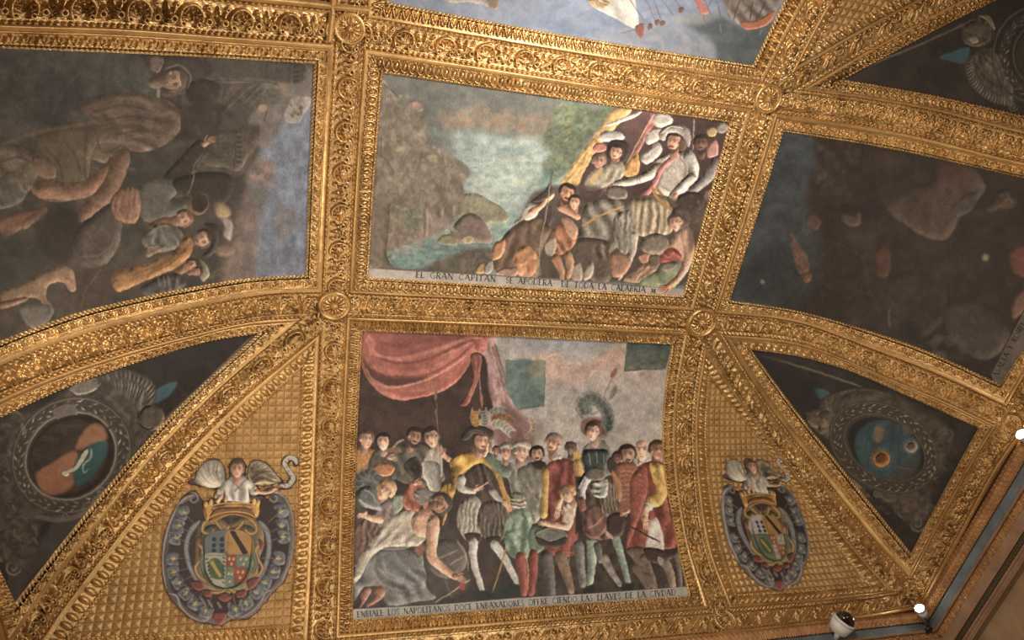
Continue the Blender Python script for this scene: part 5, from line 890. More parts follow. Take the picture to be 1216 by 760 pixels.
def paint_sail_right():
    view(0, 0, 1); fill([(880, 400), (1180, 400), (1180, 680), (880, 680)], (50, 46, 43), smooth=False, mot=((40, 38, 36), 16)); G = (136, 125, 108); G2 = (102, 93, 81)
    view(940, 440, 3.618)
    stroke([(-150, -70), (60, -10), (310, 72)], 2.4, (124, 112, 96), a=.8, soft=.6); fill([(96, 78), (165, 95), (120, 122)], (56, 86, 94), .7); fill([(-170, -70), (90, 60), (110, 130), (60, 170), (-60, 60)], (38, 36, 38), 2, .8)
    wing((190, 200), [(120, 150), (150, 115), (210, 90), (300, 78), (380, 90), (430, 110)], G2, 2.4, 9); wing((180, 230), [(150, 300), (110, 270), (80, 240)], (72, 66, 58), 2, 6); wing((260, 150), [(300, 84), (360, 84), (410, 110)], G2, 2, 5)
    form(oval(118, 205, 56, 44, 10), (98, 86, 72), 5, .6); head(142, 212, 32, -.2, 20, skin=(112, 98, 80), hair=(88, 78, 66)); dabs([(66, 180), (110, 165), (120, 235), (75, 230)], 26, [(132, 118, 98), (62, 54, 46)], .6, 1.8, .7, 95)
    for s_ in ((665, 280, 34, 200, 1), (520, 580, 70, 120, 1), (560, 600, 40, 300, -1), (370, 528, 18, 60, 1), (600, 430, 40, 30, 1), (480, 620, 26, 90, -1), (540, 660, 36, 0, 1)): scroll(s_[0], s_[1], s_[2], G, 9, 1.6, s_[3], s_[4])
    dabs([(250, 470), (440, 520), (600, 480), (680, 300), (600, 200), (690, 270), (620, 500), (590, 640), (470, 640)], 90, [G2, G, (60, 54, 48)], .7, 2.4, .55, 195, 35, .35, 2.8)
    form([(470, 600), (500, 540), (560, 535), (590, 590), (560, 640), (500, 640)], G2, 5, .6); stroke([(360, 520), (420, 560), (500, 560)], 4, G2); dabs([(560, 240), (720, 250), (640, 450), (560, 500)], 50, [G2, (60, 55, 48)], 1, 4, .35, 96, 40); dabs([(460, 540), (590, 560), (560, 680), (480, 640)], 24, [G, (60, 54, 48)], 1, 3, .6, 97, 50); stroke([(245, 460), (300, 505)], 4, G)
    fill([(170, 180), (260, 110), (420, 100), (560, 170), (690, 260), (660, 380), (600, 480), (590, 620), (520, 680), (470, 620), (400, 540), (260, 470), (180, 330)], (88, 79, 68), 2.5, .85, mot=((60, 54, 47), 7)); fill(oval(395, 330, 240, 168, 30), (66, 60, 52), .8); ring(395, 330, 246, 176, 30, 10, G2); ring(400, 330, 190, 128, 30, 10, G2); wreath(398, 330, 220, 152, 30, 30, 44, G2, G)
    fill(oval(405, 335, 176, 118, 30), (36, 34, 33), .6)
    fill(oval(412, 340, 148, 122, 28), (46, 64, 70), 1, mot=((56, 80, 86), 8, .5)); fill([(420, 470), (480, 400), (545, 360), (540, 440), (480, 475)], (72, 64, 56), 2, .7); fill([(355, 250), (360, 236), (385, 238), (388, 300), (370, 310), (352, 300)], (120, 102, 82), 1.2, .9); fill([(475, 235), (500, 235), (515, 270), (490, 275)], (96, 88, 74), 1.5, .8)
    for k in range(6): stroke([(330 + 36*k, 250), (320 + 34*k, 340), (350 + 30*k, 440)], .8, (36, 50, 54), a=.6)
    for (x, y, r, c, ci) in ((385, 378, 50, (156, 110, 62), (92, 54, 34)), (514, 325, 36, (140, 132, 116), (84, 76, 66))):
        for k in range(30): a_ = k*12+3; stroke([(x, y), (x+r*np.cos(np.radians(a_))*(1+.12*(k % 2)), y+r*np.sin(np.radians(a_))*(1+.12*(k % 2)))], 1.5, c, .6, a=.7)
        form(oval(x, y, r*.72), c, 3, .25); form(oval(x, y, r*.5), ci, 3, .5)
    stroke([(450, 412), (520, 425)], 1, (120, 108, 88), a=.7)
    grade(880, 400, 1180, 680, .9, .95, (.03, (110, 96, 80)), .4, .12)
def paint_sail_up():
    view(0, 0, 1); fill([(990, -64), (1280, -64), (1280, 170), (990, 170)], (52, 45, 39), smooth=False, mot=((42, 38, 34), 16)); G = (128, 116, 100); G2 = (98, 88, 77)
    view(1110, 0, 5.067)
    stroke([(-420, 400), (-120, 280), (250, 112)], 2.4, (112, 98, 82), a=.85, soft=.5); fill([(28, 348), (120, 305), (205, 288), (180, 380), (100, 368)], (54, 82, 92), .5)
    wing((300, 290), [(180, 400), (200, 480), (260, 560), (360, 620), (460, 640)], G2, 2.6, 10); wing((320, 290), [(240, 430), (300, 520), (400, 580)], (78, 70, 61), 2.4, 8); wing((330, 290), [(280, 400), (350, 470), (420, 520)], G2, 2, 6)
    form(oval(255, 205, 100, 82, 0), (78, 70, 60), 5, .6); dabs([(160, 150), (330, 110), (340, 240), (200, 280)], 50, [(116, 104, 88), (48, 42, 37), (92, 82, 70)], .8, 2.6, .6, 98); form([(205, 220), (240, 215), (260, 250), (225, 262)], (140, 124, 100), 3, .4); form([(260, 95), (320, 90), (350, 130), (360, 180), (340, 160), (300, 115)], (128, 112, 92), 3, .5)
    stroke([(170, 270), (260, 285), (340, 240), (350, 180)], 2.5, (30, 26, 24), a=.7); ring(640, 330, 290, 300, 0, 16, G2); wreath(650, 330, 235, 245, 0, 44, 34, G2, G); ring(660, 330, 190, 200, 0, 16, G2); fill(oval(670, 330, 175, 185, 0), (60, 48, 34), 1); scroll(470, 640, 30, G, 8)
    grade(990, -62, 1278, 170, .9, .96, (.03, (110, 96, 80)), .4, .12)
paint_left(); snap('left', -64, 40, 392, 470)
paint_right(); snap('right', 850, 140, 1280, 480)
paint_top(); snap('top', 440, -64, 960, 95)
paint_sail_left(); snap('sail_left', -64, 380, 330, 770)
paint_sail_right(); snap('sail_right', 880, 400, 1180, 680)
paint_sail_up(); snap('sail_up', 990, -64, 1280, 172)
# ---- painted coats of arms (drawn once in the proportions of the larger one, mapped onto each)
COAT_OUT = [(150, 190), (110, 235), (70, 310), (47, 390), (42, 460), (48, 550), (68, 612), (110, 665), (170, 715), (230, 728), (282, 738), (330, 712), (400, 705), (460, 650), (500, 600), (540, 560), (568, 490), (584, 410), (585, 330), (575, 260), (545, 205), (500, 185), (478, 215), (450, 200), (200, 210), (185, 185)]
def paint_coat(second):
    fill([(-10, -10), (640, -10), (640, 780), (-10, 780)], (70, 56, 56), 0.3, smooth=False)
    form([(x+0, y) for x, y in COAT_OUT], (84, 77, 75), 6, .5)
    fill([(150, 215), (110, 270), (82, 350), (70, 440), (70, 530), (88, 600), (140, 660), (200, 700), (280, 706), (340, 698), (420, 650), (490, 580), (540, 510), (562, 420), (562, 330), (545, 250), (500, 215), (330, 250)], (52, 38, 40), .8)
    L = crom(V2([(190, 200), (120, 235), (75, 310), (52, 400), (48, 500), (64, 600)]), 40); stroke(L, 3.2*3.453/_V[2] if not second else 2.6, (106, 99, 98), raw=True, soft=.4)
    for P in ([(185, 195), (135, 215), (90, 280), (58, 380), (46, 480), (60, 590)], [(480, 215), (500, 190), (545, 205), (575, 270), (585, 370), (568, 480), (530, 560)], [(70, 605), (100, 615), (120, 660), (160, 700), (220, 720), (245, 695), (225, 680)], [(500, 590), (470, 600), (450, 640), (400, 690), (340, 710), (315, 690), (330, 672)]):
        stroke(P, 3.6, (116, 109, 107), soft=.4); stroke(P, 1.0, (182, 176, 172), a=.8)
    scroll(172, 215, 26, (150, 142, 140), 10, 1.2, 240); scroll(505, 212, 26, (150, 142, 140), 10, 1.2, 300, -1); scroll(215, 692, 20, (150, 142, 140), 8, 1.1, 200); scroll(340, 688, 20, (150, 142, 140), 8, 1.1, 340, -1)
    form([(200, 170), (225, 175), (225, 200), (200, 205), (188, 190)], (132, 60, 54), 3, .6); form([(250, 690), (280, 680), (310, 690), (300, 715), (280, 738), (258, 715)], (130, 60, 54), 3, .6)
    fl = [(130, 270, -70), (112, 325, -80), (98, 375, -85), (88, 462, -92), (90, 518, -100), (112, 562, -115), (140, 605, -130), (178, 648, -145), (222, 680, -160), (532, 265, 70), (535, 325, 80), (540, 370, 85), (520, 460, 95), (500, 515, 105), (465, 560, 120), (430, 600, 135), (388, 645, 150), (345, 672, 165)]
    for x, y, a in fl:
        c, s_ = np.cos(np.radians(a)), np.sin(np.radians(a)); R = lambda u, v: (x+u*c-v*s_, y+u*s_+v*c)
        tx, ty = 312-x, 460-y; d = np.hypot(tx, ty); stroke([(x, y), (x+tx/d*75, y+ty/d*75)], .8, (150, 132, 110), a=.8)
        form([R(-24, -20), R(24, -24), R(26, 18), R(10, 26), R(0, 20), R(-26, 24)], (88, 93, 100), 3, .5, folds=2, fa=a+90)
        form([R(-2, 12), R(0, -14), R(5, 12)], (168, 148, 96), 1.2, .4); stroke([R(-12, -2), R(0, 4), R(12, -3)], 1.3, (168, 148, 96)); stroke([R(-24, -20), R(24, -24)], .7, (150, 152, 158), a=.7)
    # horns of strapwork
    for P in ([(200, 305), (165, 345), (145, 400), (150, 470), (175, 535), (205, 580)], [(440, 305), (470, 345), (482, 400), (475, 465), (450, 530), (410, 575)]): stroke(P, 7.5, (74, 78, 84), w1=5, soft=.4); stroke(P, 5.0, (126, 128, 132), w1=3.4, soft=.4); [stroke([(p[0]-9, p[1]-6), (p[0]+9, p[1]+6)], .8, (70, 70, 76), a=.7) for p in P[1:-1]]
    # inner frame
    form([(195, 330), (230, 290), (290, 300), (320, 320), (350, 300), (410, 290), (450, 330), (460, 400), (440, 470), (430, 540), (390, 590), (330, 600), (300, 625), (270, 600), (215, 580), (185, 520), (180, 430)], (128, 104, 66), 5, .5)
    form([(205, 345), (250, 320), (310, 345), (370, 320), (430, 345), (440, 420), (415, 500), (400, 560), (310, 600), (225, 560), (200, 490), (195, 410)], (82, 84, 62), 5, .6)
    for P, c in (([(240, 300), (215, 320), (210, 350), (240, 360), (260, 340)], (176, 140, 82)), ([(260, 305), (280, 330), (300, 350), (320, 330), (335, 325)], (170, 132, 76)), ([(400, 300), (425, 320), (430, 350), (400, 360), (382, 340)], (176, 140, 82)), ([(380, 305), (360, 330), (340, 350)], (170, 132, 76)),
        ([(185, 400), (210, 420), (200, 470), (180, 500), (200, 540), (230, 560)], (176, 140, 84)), ([(455, 400), (430, 420), (440, 470), (455, 500), (430, 540), (400, 560)], (176, 140, 84)), ([(205, 570), (240, 600), (290, 600), (310, 585), (340, 600), (390, 590), (420, 570)], (172, 136, 84)), ([(215, 440), (205, 480), (215, 520)], (100, 118, 98)), ([(420, 440), (428, 480), (415, 520)], (100, 118, 98))):
        stroke(P, 4.4, tuple(np.array(c)*.55), soft=.3); stroke(P, 2.6, c, soft=.3)
    for P in ([(160, 560), (200, 555), (215, 590), (180, 590)], [(390, 555), (440, 540), (430, 570), (400, 590)], [(215, 590), (250, 600), (240, 620), (215, 612)], [(345, 600), (390, 595), (385, 615), (350, 622)], [(440, 380), (462, 400), (450, 430)], [(180, 380), (196, 370), (195, 410)], [(270, 620), (300, 600), (330, 622), (300, 640)]): form(P, (118, 58, 50), 2.5, .6)
    for P in ([(200, 620), (220, 660), (200, 670)], [(230, 630), (250, 665)], [(270, 640), (285, 668)], [(320, 640), (315, 665)], [(370, 630), (360, 660)], [(400, 615), (410, 650)]): stroke(P, 3, (112, 112, 116), soft=.4)
    # shield
    fill([(222, 370), (260, 348), (316, 345), (318, 450), (218, 450)], (92, 100, 104) if not second else (166, 164, 156), .4); fill([(316, 345), (380, 350), (412, 375), (408, 450), (318, 450)], (166, 122, 62), .4); fill([(322, 350), (340, 348), (398, 440), (376, 448)], (38, 34, 34), .3, smooth=False)
    for x in (258, 290):
        for y in (384, 408, 430): fill(oval(x, y, 9, 9), (34, 44, 60), .25)
    fill([(218, 450), (304, 448), (304, 585), (262, 575), (224, 520)], (96, 112, 84) if second else (160, 158, 138), .3); fill([(238, 475), (258, 460), (290, 480), (288, 550), (255, 545), (234, 510)], (60, 88, 56), .5); fill([(240, 480), (252, 470), (290, 535), (280, 545)], (168, 140, 66), .3, smooth=False)
    if not second:
        for k in range(7): stroke([(222 + 3*k, 470 + 15*k), (234 + 3*k, 462 + 15*k)], 1.3, (50, 54, 52)); stroke([(292, 456 + 17*k), (302, 464 + 17*k)], 1.3, (50, 54, 52))
    Rd, Tl = (152, 62, 50), (92, 124, 112)
    if second: Rd, Tl = (150, 88, 62), (164, 152, 136)
    for (x0, y0, x1, y1, c) in ((305, 448, 350, 500, Rd), (350, 448, 402, 500, Tl), (305, 500, 338, 580, Tl), (338, 500, 388, 560, Rd)): fill([(x0, y0), (x1, y0), (x1, y1), (x0, y1)], c, .4, smooth=False); [form(oval(x0+(x1-x0)*u, y0+(y1-y0)*v, 6, 8), (176, 148, 92), 1.2, .5) for u, v in ((.3, .3), (.7, .3), (.5, .7))]
    stroke([(222, 372), (218, 450), (226, 520), (262, 576), (306, 586), (360, 568), (395, 520), (408, 450), (412, 378)], 1.0, (60, 50, 44), a=.8)
    for P in ([(218, 450), (408, 450)], [(317, 346), (304, 586)]): stroke(P, .6, (70, 56, 46), a=.8, smooth=False)
    stroke([(328, 268), (326, 345)], 3, (70, 60, 52), a=.8); stroke([(300, 290), (355, 288)], 2.4, (70, 60, 52), a=.8)
    # crown
    form([(218, 232), (262, 245), (330, 226), (400, 235), (438, 222), (442, 262), (430, 295), (400, 280), (330, 270), (260, 285), (228, 305), (215, 270)], (188, 136, 62), 4, .55); form([(250, 268), (330, 250), (410, 262), (428, 296), (330, 282), (236, 306)], (122, 82, 44), 3, .5); stroke([(228, 300), (260, 284), (330, 270), (400, 280), (430, 296)], 1.6, (210, 160, 84)); stroke([(220, 248), (330, 232), (440, 240)], 1.4, (214, 168, 96))
    for x, y in ((222, 236), (245, 228), (275, 222), (305, 216), (335, 214), (365, 216), (395, 220), (420, 224), (438, 230)): form(oval(x, y, 9, 14), (196, 146, 76), 1.8, .6)
    for x in (250, 290, 330, 370, 410): fill(oval(x, 262-abs(x-330)*.02, 5, 5), (140, 60, 50) if x % 80 else (70, 92, 96), .25)
    # angel
    wing((300, 150), [(215, 65), (250, 55), (280, 60)], (176, 166, 146), 2.2, 6); wing((290, 160), [(180, 140), (195, 90), (230, 60), (275, 62)], (184, 174, 154), 2.2, 8); wing((400, 150), [(410, 62), (450, 60), (490, 90), (530, 140)], (184, 164, 124), 2.2, 8); wing((400, 160), [(460, 110), (500, 140), (520, 155)], (156, 136, 104), 2, 5)
    form([(285, 160), (320, 125), (350, 120), (390, 125), (425, 160), (440, 195), (410, 200), (400, 170), (395, 230), (340, 225), (310, 222), (300, 180), (290, 215), (258, 212), (265, 185)], (176, 168, 156), 5, .5, folds=6, fa=80); stroke([(320, 130), (370, 180)], 2, (110, 102, 98), a=.8); stroke([(395, 130), (340, 185)], 2, (110, 102, 98), a=.8)
    limb([(430, 185), (470, 190), (510, 178)], 20, (196, 148, 120), 14); hand(505, 172, 15, -20); limb([(285, 205), (270, 225)], 18, (190, 140, 112), 14); head(352, 95, 32, 0, 0, skin=(200, 146, 118), hair=(100, 68, 44))
    # ribbon
    for P in ([(578, 205), (540, 190), (500, 185)],): stroke(P, 3.5, (176, 168, 156))
    stroke([(525, 160), (560, 160), (580, 130), (560, 95), (545, 70), (565, 45), (590, 55), (595, 75)], 6.0, (176, 170, 158), soft=.4); stroke([(525, 158), (558, 158), (576, 130), (556, 95), (541, 70), (562, 42)], 1.2, (196, 190, 176), a=.8)
    for x, y in ((545, 158), (560, 152), (572, 138), (572, 120), (562, 102), (552, 85), (550, 66), (562, 54)): stroke([(x-5, y-4), (x+5, y+4)], 1.0, (60, 54, 52), a=.8)
_src = np.array([(352, 88, 1), (280, 715, 1), (42, 450, 1), (585, 450, 1), (218, 232, 1), (440, 228, 1), (308, 460, 1)], float); _dst = np.array([(215, 92), (368, 705), (85, 450), (492, 450), (146, 238), (334, 240), (292, 450)], float)
AFF2 = np.linalg.lstsq(_src, _dst, rcond=None)[0]
view(180, 530, 3.453); paint_coat(False); COATMAP = {0: (list(_V), None), 1: None}
grade(175, 520, 375, 755, .78, .95, (.06, (120, 100, 84)), .3, .10); snap('coat0', 175, 520, 375, 755)
view(840, 530, 4.223); _AF[0] = AFF2; paint_coat(True); _AF[0] = None
grade(835, 520, 975, 712, .8, .92, (.05, (120, 100, 84)), .3, .10); snap('coat1', 835, 520, 975, 712)
del SHEET
# ------------------------------------------------------------------ layout of the vault (photo-frame points on its surface)
N_R1, N_R2, N_R3, N_R4 = (910, 116), (415, 33), (397, 361), (831, 381)
N_BL, N_BB, N_C, N_RB, N_CL, N_LB, N_LT, N_RT = (382, 779), (859, 738), (1084, 711), (1204, 503), (-15, 823), (-90, 498), (-214, -9), (1369, 208)
N_CU, N_UT, N_UTL = (1400, -110), (1062, -125), (428, -190)
CTR = {  # centre lines of the ribs
 'top': [N_R2, (660, 74), N_R1], 'low': [N_R3, (614, 370), N_R4], 'left': [N_R2, (405, 200), N_R3], 'right': [N_R1, (868, 256), N_R4],
 'left_low': [N_R3, (393, 450), (388, 600), (384, 730), N_BL], 'right_low': [N_R4, (815, 460), (814, 563), (826, 653), N_BB],
 'bottom': [N_BL, (558, 764), (715, 750), N_BB], 'bottom_right': [N_BB, (974, 727), N_C], 'bottom_left': [N_BL, (196, 801), N_CL],
 'arc_left': [N_R3, (345, 361), (242, 379), (155, 400), (69, 425), (5, 449), N_LB], 'arc_right': [N_R4, (937, 390), (1039, 431), (1142, 473), N_RB],
 'groin_right': [N_R4, (876, 459), (964, 575), (1048, 676), N_C], 'groin_left': [N_R3, (284, 452), (189, 547), (95, 665), (30, 750), N_CL],
 'wall_right': [N_C, (1133, 621), (1175, 545), N_RB], 'wall_right_up': [N_RB, (1279, 370), N_RT],
 'wall_left': [N_LB, (-61, 629), (-32, 735), N_CL],
 'top_left': [N_R2, (276, 21), (147, 9), (-4, 4), N_LT], 'top_right': [N_R1, (1000, 127), (1074, 139), (1193, 171), N_RT],
 'up_right': [N_R1, (952, 34), (1000, -42), N_UT], 'up_left': [N_R2, (420, -29), N_UTL],
 'diag_up': [N_R1, (1005, 57), (1091, 9), (1236, -56), N_CU],
}
def ctr(k):
    r = k.startswith('-'); P = CTR[k.lstrip('-')]; c = crom(P, 81); return c[::-1] if r else c
# openings: name -> list of (side points, centre line). Points run round the opening; 0 length sides close triangles
OPEN = {
 'mid': [([(454.6, 87.2), (660, 116.5), (866, 145.5)], 'top'), ([(866, 145.5), (838, 249), (811, 350.5)], 'right'),
         ([(811, 350.5), (620, 340), (437.4, 328.6)], '-low'), ([(437.4, 328.6), (445, 210), (454.6, 87.2)], '-left')],
 'lower': [([(430.8, 393), (610, 400), (797, 409)], 'low'), ([(797, 409), (787.5, 480), (787.5, 555), (796, 605), (805, 655), (817, 708)], 'right_low'),
           ([(817, 708), (610, 722), (419, 736)], '-bottom'), ([(419, 736), (423, 560), (430.8, 393)], '-left_low')],
 'left': [([(-190, 48), (0, 57), (172, 64), (373, 75.3)], '-top_left'), ([(373, 75.3), (367, 200), (362.7, 326)], 'left'),
          ([(362.7, 326), (293.6, 330.6), (221, 342.3), (148.5, 357.2), (96.7, 370), (51.8, 385), (0, 405), (-90, 448)], 'arc_left'),
          ([(-90, 448), (-140, 240), (-190, 48)], '-wl_up')],
 'right': [([(930, 156.7), (1039.5, 174), (1216, 212), (1335, 240)], 'top_right'), ([(1335, 240), (1262, 345), (1188, 456)], '-wall_right_up'),
           ([(1188, 456), (1090.8, 412.8), (1019, 388.5), (947, 369), (866.7, 356.3)], '-arc_right'), ([(866.7, 356.3), (901, 250), (930, 156.7)], '-right')],
 'top': [([(468, -150), (700, -140), (990, -110)], 'uu'), ([(990, -110), (931.7, 0), (894, 77)], '-up_right'),
         ([(894, 77), (680, 43), (461.7, 3)], '-top'), ([(461.7, 3), (462, -70), (468, -150)], 'up_left')],
 'sail_left': [([(307, 395), (241.8, 406), (193, 420), (79.4, 459), (0, 495), (-58, 525)], 'arc_left'), ([(-58, 525), (-22, 630), (17, 716)], 'wall_left'),
               ([(17, 716), (94.7, 618), (189.5, 507), (307, 395)], '-groin_left')],
 'gold_left': [([(357.6, 438), (355, 545), (350, 665), (344, 745)], 'left_low'), ([(344, 745), (215, 750), (85, 757)], 'bottom_left'),
               ([(85, 757), (180, 627), (246, 547), (357.6, 438)], '-groin_left')],
 'gold_right': [([(841, 448), (838.5, 524), (846, 600), (858, 659), (873, 706)], 'right_low'), ([(873, 706), (950, 702), (1031, 696)], 'bottom_right'),
                ([(1031, 696), (972.8, 621), (909.6, 533), (841, 448)], '-groin_right')],
 'sail_right': [([(892, 415), (948, 423), (1005, 439), (1082, 472), (1162, 508)], 'arc_right'), ([(1162, 508), (1121, 583), (1082, 657)], '-wall_right'),
                ([(1082, 657), (998, 553), (940, 480), (892, 415)], '-groin_right')],
 'sail_up': [([(1002, 94), (1110, 113), (1216, 137), (1345, 165)], 'top_right'), ([(1345, 165), (1370, 40), (1360, -60)], 'rt_up'),
             ([(1360, -60), (1185, 0), (1090, 47), (1002, 94)], '-diag_up')],
 'gold_up': [([(971, 49), (1010, -20), (1055, -90)], 'up_right'), ([(1055, -90), (1150, -95), (1240, -75)], 'uu2'), ([(1240, -75), (1063, 0), (971, 49)], '-diag_up')],
}
CTR['wl_up'] = [N_LT, (-150, 240), N_LB]; CTR['uu'] = [N_UTL, (740, -160), N_UT]; CTR['rt_up'] = [N_RT, (1395, 60), N_CU]; CTR['uu2'] = [N_UT, (1230, -120), N_CU]
FR = .56            # share of the way from opening to rib centre taken by the frame
SP = float(globals().get('SPACING', .72))
def side_curves(pts, ck):
    A = crom(pts, 81); c = ctr(ck)
    if np.linalg.norm(A[0]-c[0])+np.linalg.norm(A[-1]-c[-1]) > np.linalg.norm(A[0]-c[-1])+np.linalg.norm(A[-1]-c[0]): c = c[::-1]
    return A, c
def resamp(c, n):
    d = np.concatenate([[0], np.cumsum(np.linalg.norm(np.diff(c, axis=0), axis=1))]); s = np.linspace(0, d[-1], n)
    return np.stack([np.interp(s, d, c[:, 0]), np.interp(s, d, c[:, 1])], -1)
def band(A, c, v0, v1, sp=None):
    sp = sp or SP
    L = max(np.linalg.norm(np.diff(c, axis=0), axis=1).sum(), 2); w = np.linalg.norm(A[40]-c[40])*(v1-v0)
    nu = int(L/sp)+2; nv = max(int(w/(sp*.8))+2, 5)
    a, b = resamp(A, nu), resamp(c, nu); v = np.linspace(v0, v1, nv)
    P = a[:, None]*(1-v[None, :, None])+b[:, None]*v[None, :, None]
    return P, np.broadcast_to(v, (nu, nv)), nu, nv
def joinm(name, parts, parent, mat_):
    parts = [p for p in parts if p is not None]
    if not parts: return None
    Vs, Fs, n = [], [], 0
    for me in parts:
        v = np.empty(len(me.vertices)*3, np.float32); me.vertices.foreach_get('co', v)
        f = np.empty(len(me.loops), np.int32); me.loops.foreach_get('vertex_index', f)
        Vs.append(v.reshape(-1, 3)); Fs.append(f.reshape(-1, 4)+n); n += len(v)//3; bpy.data.meshes.remove(me)
    me = mesh_np(name, np.vstack(Vs), np.vstack(Fs), mat_)
    return link(name, me, parent)

# frames round the openings -------------------------------------------------------
LEAFK = {'mid': 2, 'lower': 1, 'left': 0, 'right': 0, 'top': 1, 'sail_left': 0, 'sail_right': 0, 'sail_up': 2, 'gold_left': 3, 'gold_right': 3, 'gold_up': 3}
def make_frame(key, parent):
    beads, leaves, fil = [], [], []
    for pts, ck in OPEN[key]:
        A, c = side_curves(pts, ck)
        if not (inframe(A).any() or inframe(c).any()): continue
        al = arclen(c)
        # pearls next to the painting
        P, v, nu, nv = band(A, c, -.01, .10); s = phase(P, c, al); t = (v-.05)/.045
        h = .008+.016*o_beads(s, t, .0255); h = np.where(v < 0.0, -.012, h)
        beads.append(SurfaceGrid(P).mesh('b', h, GOLD))
        # leaf course
        P, v, nu, nv = band(A, c, .10, .41); s = phase(P, c, al); t = np.clip((v-.10)/.31, 0, 1)
        k = LEAFK[key]; h = .006+.012*t+.026*o_leaf(s, t, {0: .070, 1: .060, 2: .052, 3: .056}[k], k)+wobble(s, v, .001)
        leaves.append(SurfaceGrid(P).mesh('l', h, GOLD))
        # plain moulded fillet
        P, v, nu, nv = band(A, c, .41, FR); s = phase(P, c, al); t = (v-.41)/(FR-.41)
        h = .024+.009*np.sin(np.clip(t*1.25, 0, 1)*np.pi*.5)-.012*np.clip((t-.72)/.28, 0, 1)**1.5+wobble(s*.4, v, .0012)
        fil.append(SurfaceGrid(P).mesh('f', h, GOLDP))
    f = joinm('frame', fil, parent, GOLDP)
    joinm('leaf_moulding', leaves, f, GOLD); joinm('bead_moulding', beads, f, GOLD)
    return f

# ribs ----------------------------------------------------------------------------
def side_of(key, ck):
    for pts, c_ in OPEN[key]:
        if c_.lstrip('-') == ck: return crom(pts, 81)
def half_ring(ck, key, ref=None):
    c = ctr(ck)
    if key in OPEN: A = side_of(key, ck)
    else: A = 2*c-side_curves_like(ref, ck)                       # mirrored width where the far side is a cornice
    if np.linalg.norm(A[0]-c[0])+np.linalg.norm(A[-1]-c[-1]) > np.linalg.norm(A[0]-c[-1])+np.linalg.norm(A[-1]-c[0]): A = A[::-1]
    return A, c
def side_curves_like(key, ck):
    c = ctr(ck); A = side_of(key, ck)
    if np.linalg.norm(A[0]-c[0])+np.linalg.norm(A[-1]-c[-1]) > np.linalg.norm(A[0]-c[-1])+np.linalg.norm(A[-1]-c[0]): A = A[::-1]
    # extend the opening side to the nodes so the mirrored edge is parallel to the rib
    return A
def make_rib(ck, k1, k2, fk, label):
    c = ctr(ck); al = arclen(c)
    A1, _ = half_ring(ck, k1, k2); A2, _ = half_ring(ck, k2, k1)
    root = empty('gilded_rib', tuple(toW(cast(c[40])))); tagit(root, label, 'rib')
    fr, be = [], []
    hw = .5*(np.linalg.norm(toW(cast(A1[40]))-toW(cast(c[40])))+np.linalg.norm(toW(cast(A2[40]))-toW(cast(c[40]))))*.31
    L = max(np.linalg.norm(np.diff(c, axis=0), axis=1).sum(), 2); nu = int(L/SP)+2
    a1, a2, b = resamp(A1, nu), resamp(A2, nu), resamp(c, nu)
    wpx = (np.linalg.norm(A1[40]-c[40])+np.linalg.norm(A2[40]-c[40]))*.31; nv = int(wpx/(SP*.8))+6
    w = np.linspace(-1, 1, nv); f = np.abs(w)*.315
    side = np.where((w < 0)[None, :, None], a1[:, None], a2[:, None])
    P = b[:, None]*(1-f[None, :, None])+side*f[None, :, None]
    s = phase(P, c, al); ww = np.broadcast_to(w, s.shape)
    h = .002+.036*np.minimum(o_frieze(s, ww, hw, fk), 1)+wobble(s, ww)
    fr.append(SurfaceGrid(P).mesh('f', h, GOLD))
    for A in (A1, A2):
        P, v, nu_, nv_ = band(A, c, FR-.012, .69); s = phase(P, c, al); t = (v-.615)/.052
        h = .010+.026*o_beads(s, t, .034)*(np.abs(t) < 1); h = np.where(v < FR-.005, .022, h)
        be.append(SurfaceGrid(P).mesh('b', h, GOLD))
    fo = joinm('carved_frieze', fr, root, GOLD)
    for m_ in be:
        if m_: joinm('bead_course', [m_], root, GOLD)
    # extra outer mouldings where the far side is the cornice
    for A, k in ((A1, k1), (A2, k2)):
        if k in OPEN: continue
        P, v, _, _ = band(A, c, .37, FR); s = phase(P, c, al); t = (v-.37)/(FR-.37)
        o = joinm('fillet', [SurfaceGrid(P).mesh('f', .030+.014*np.sin(t*np.pi), GOLDP)], root, GOLDP)
        continue
    return root
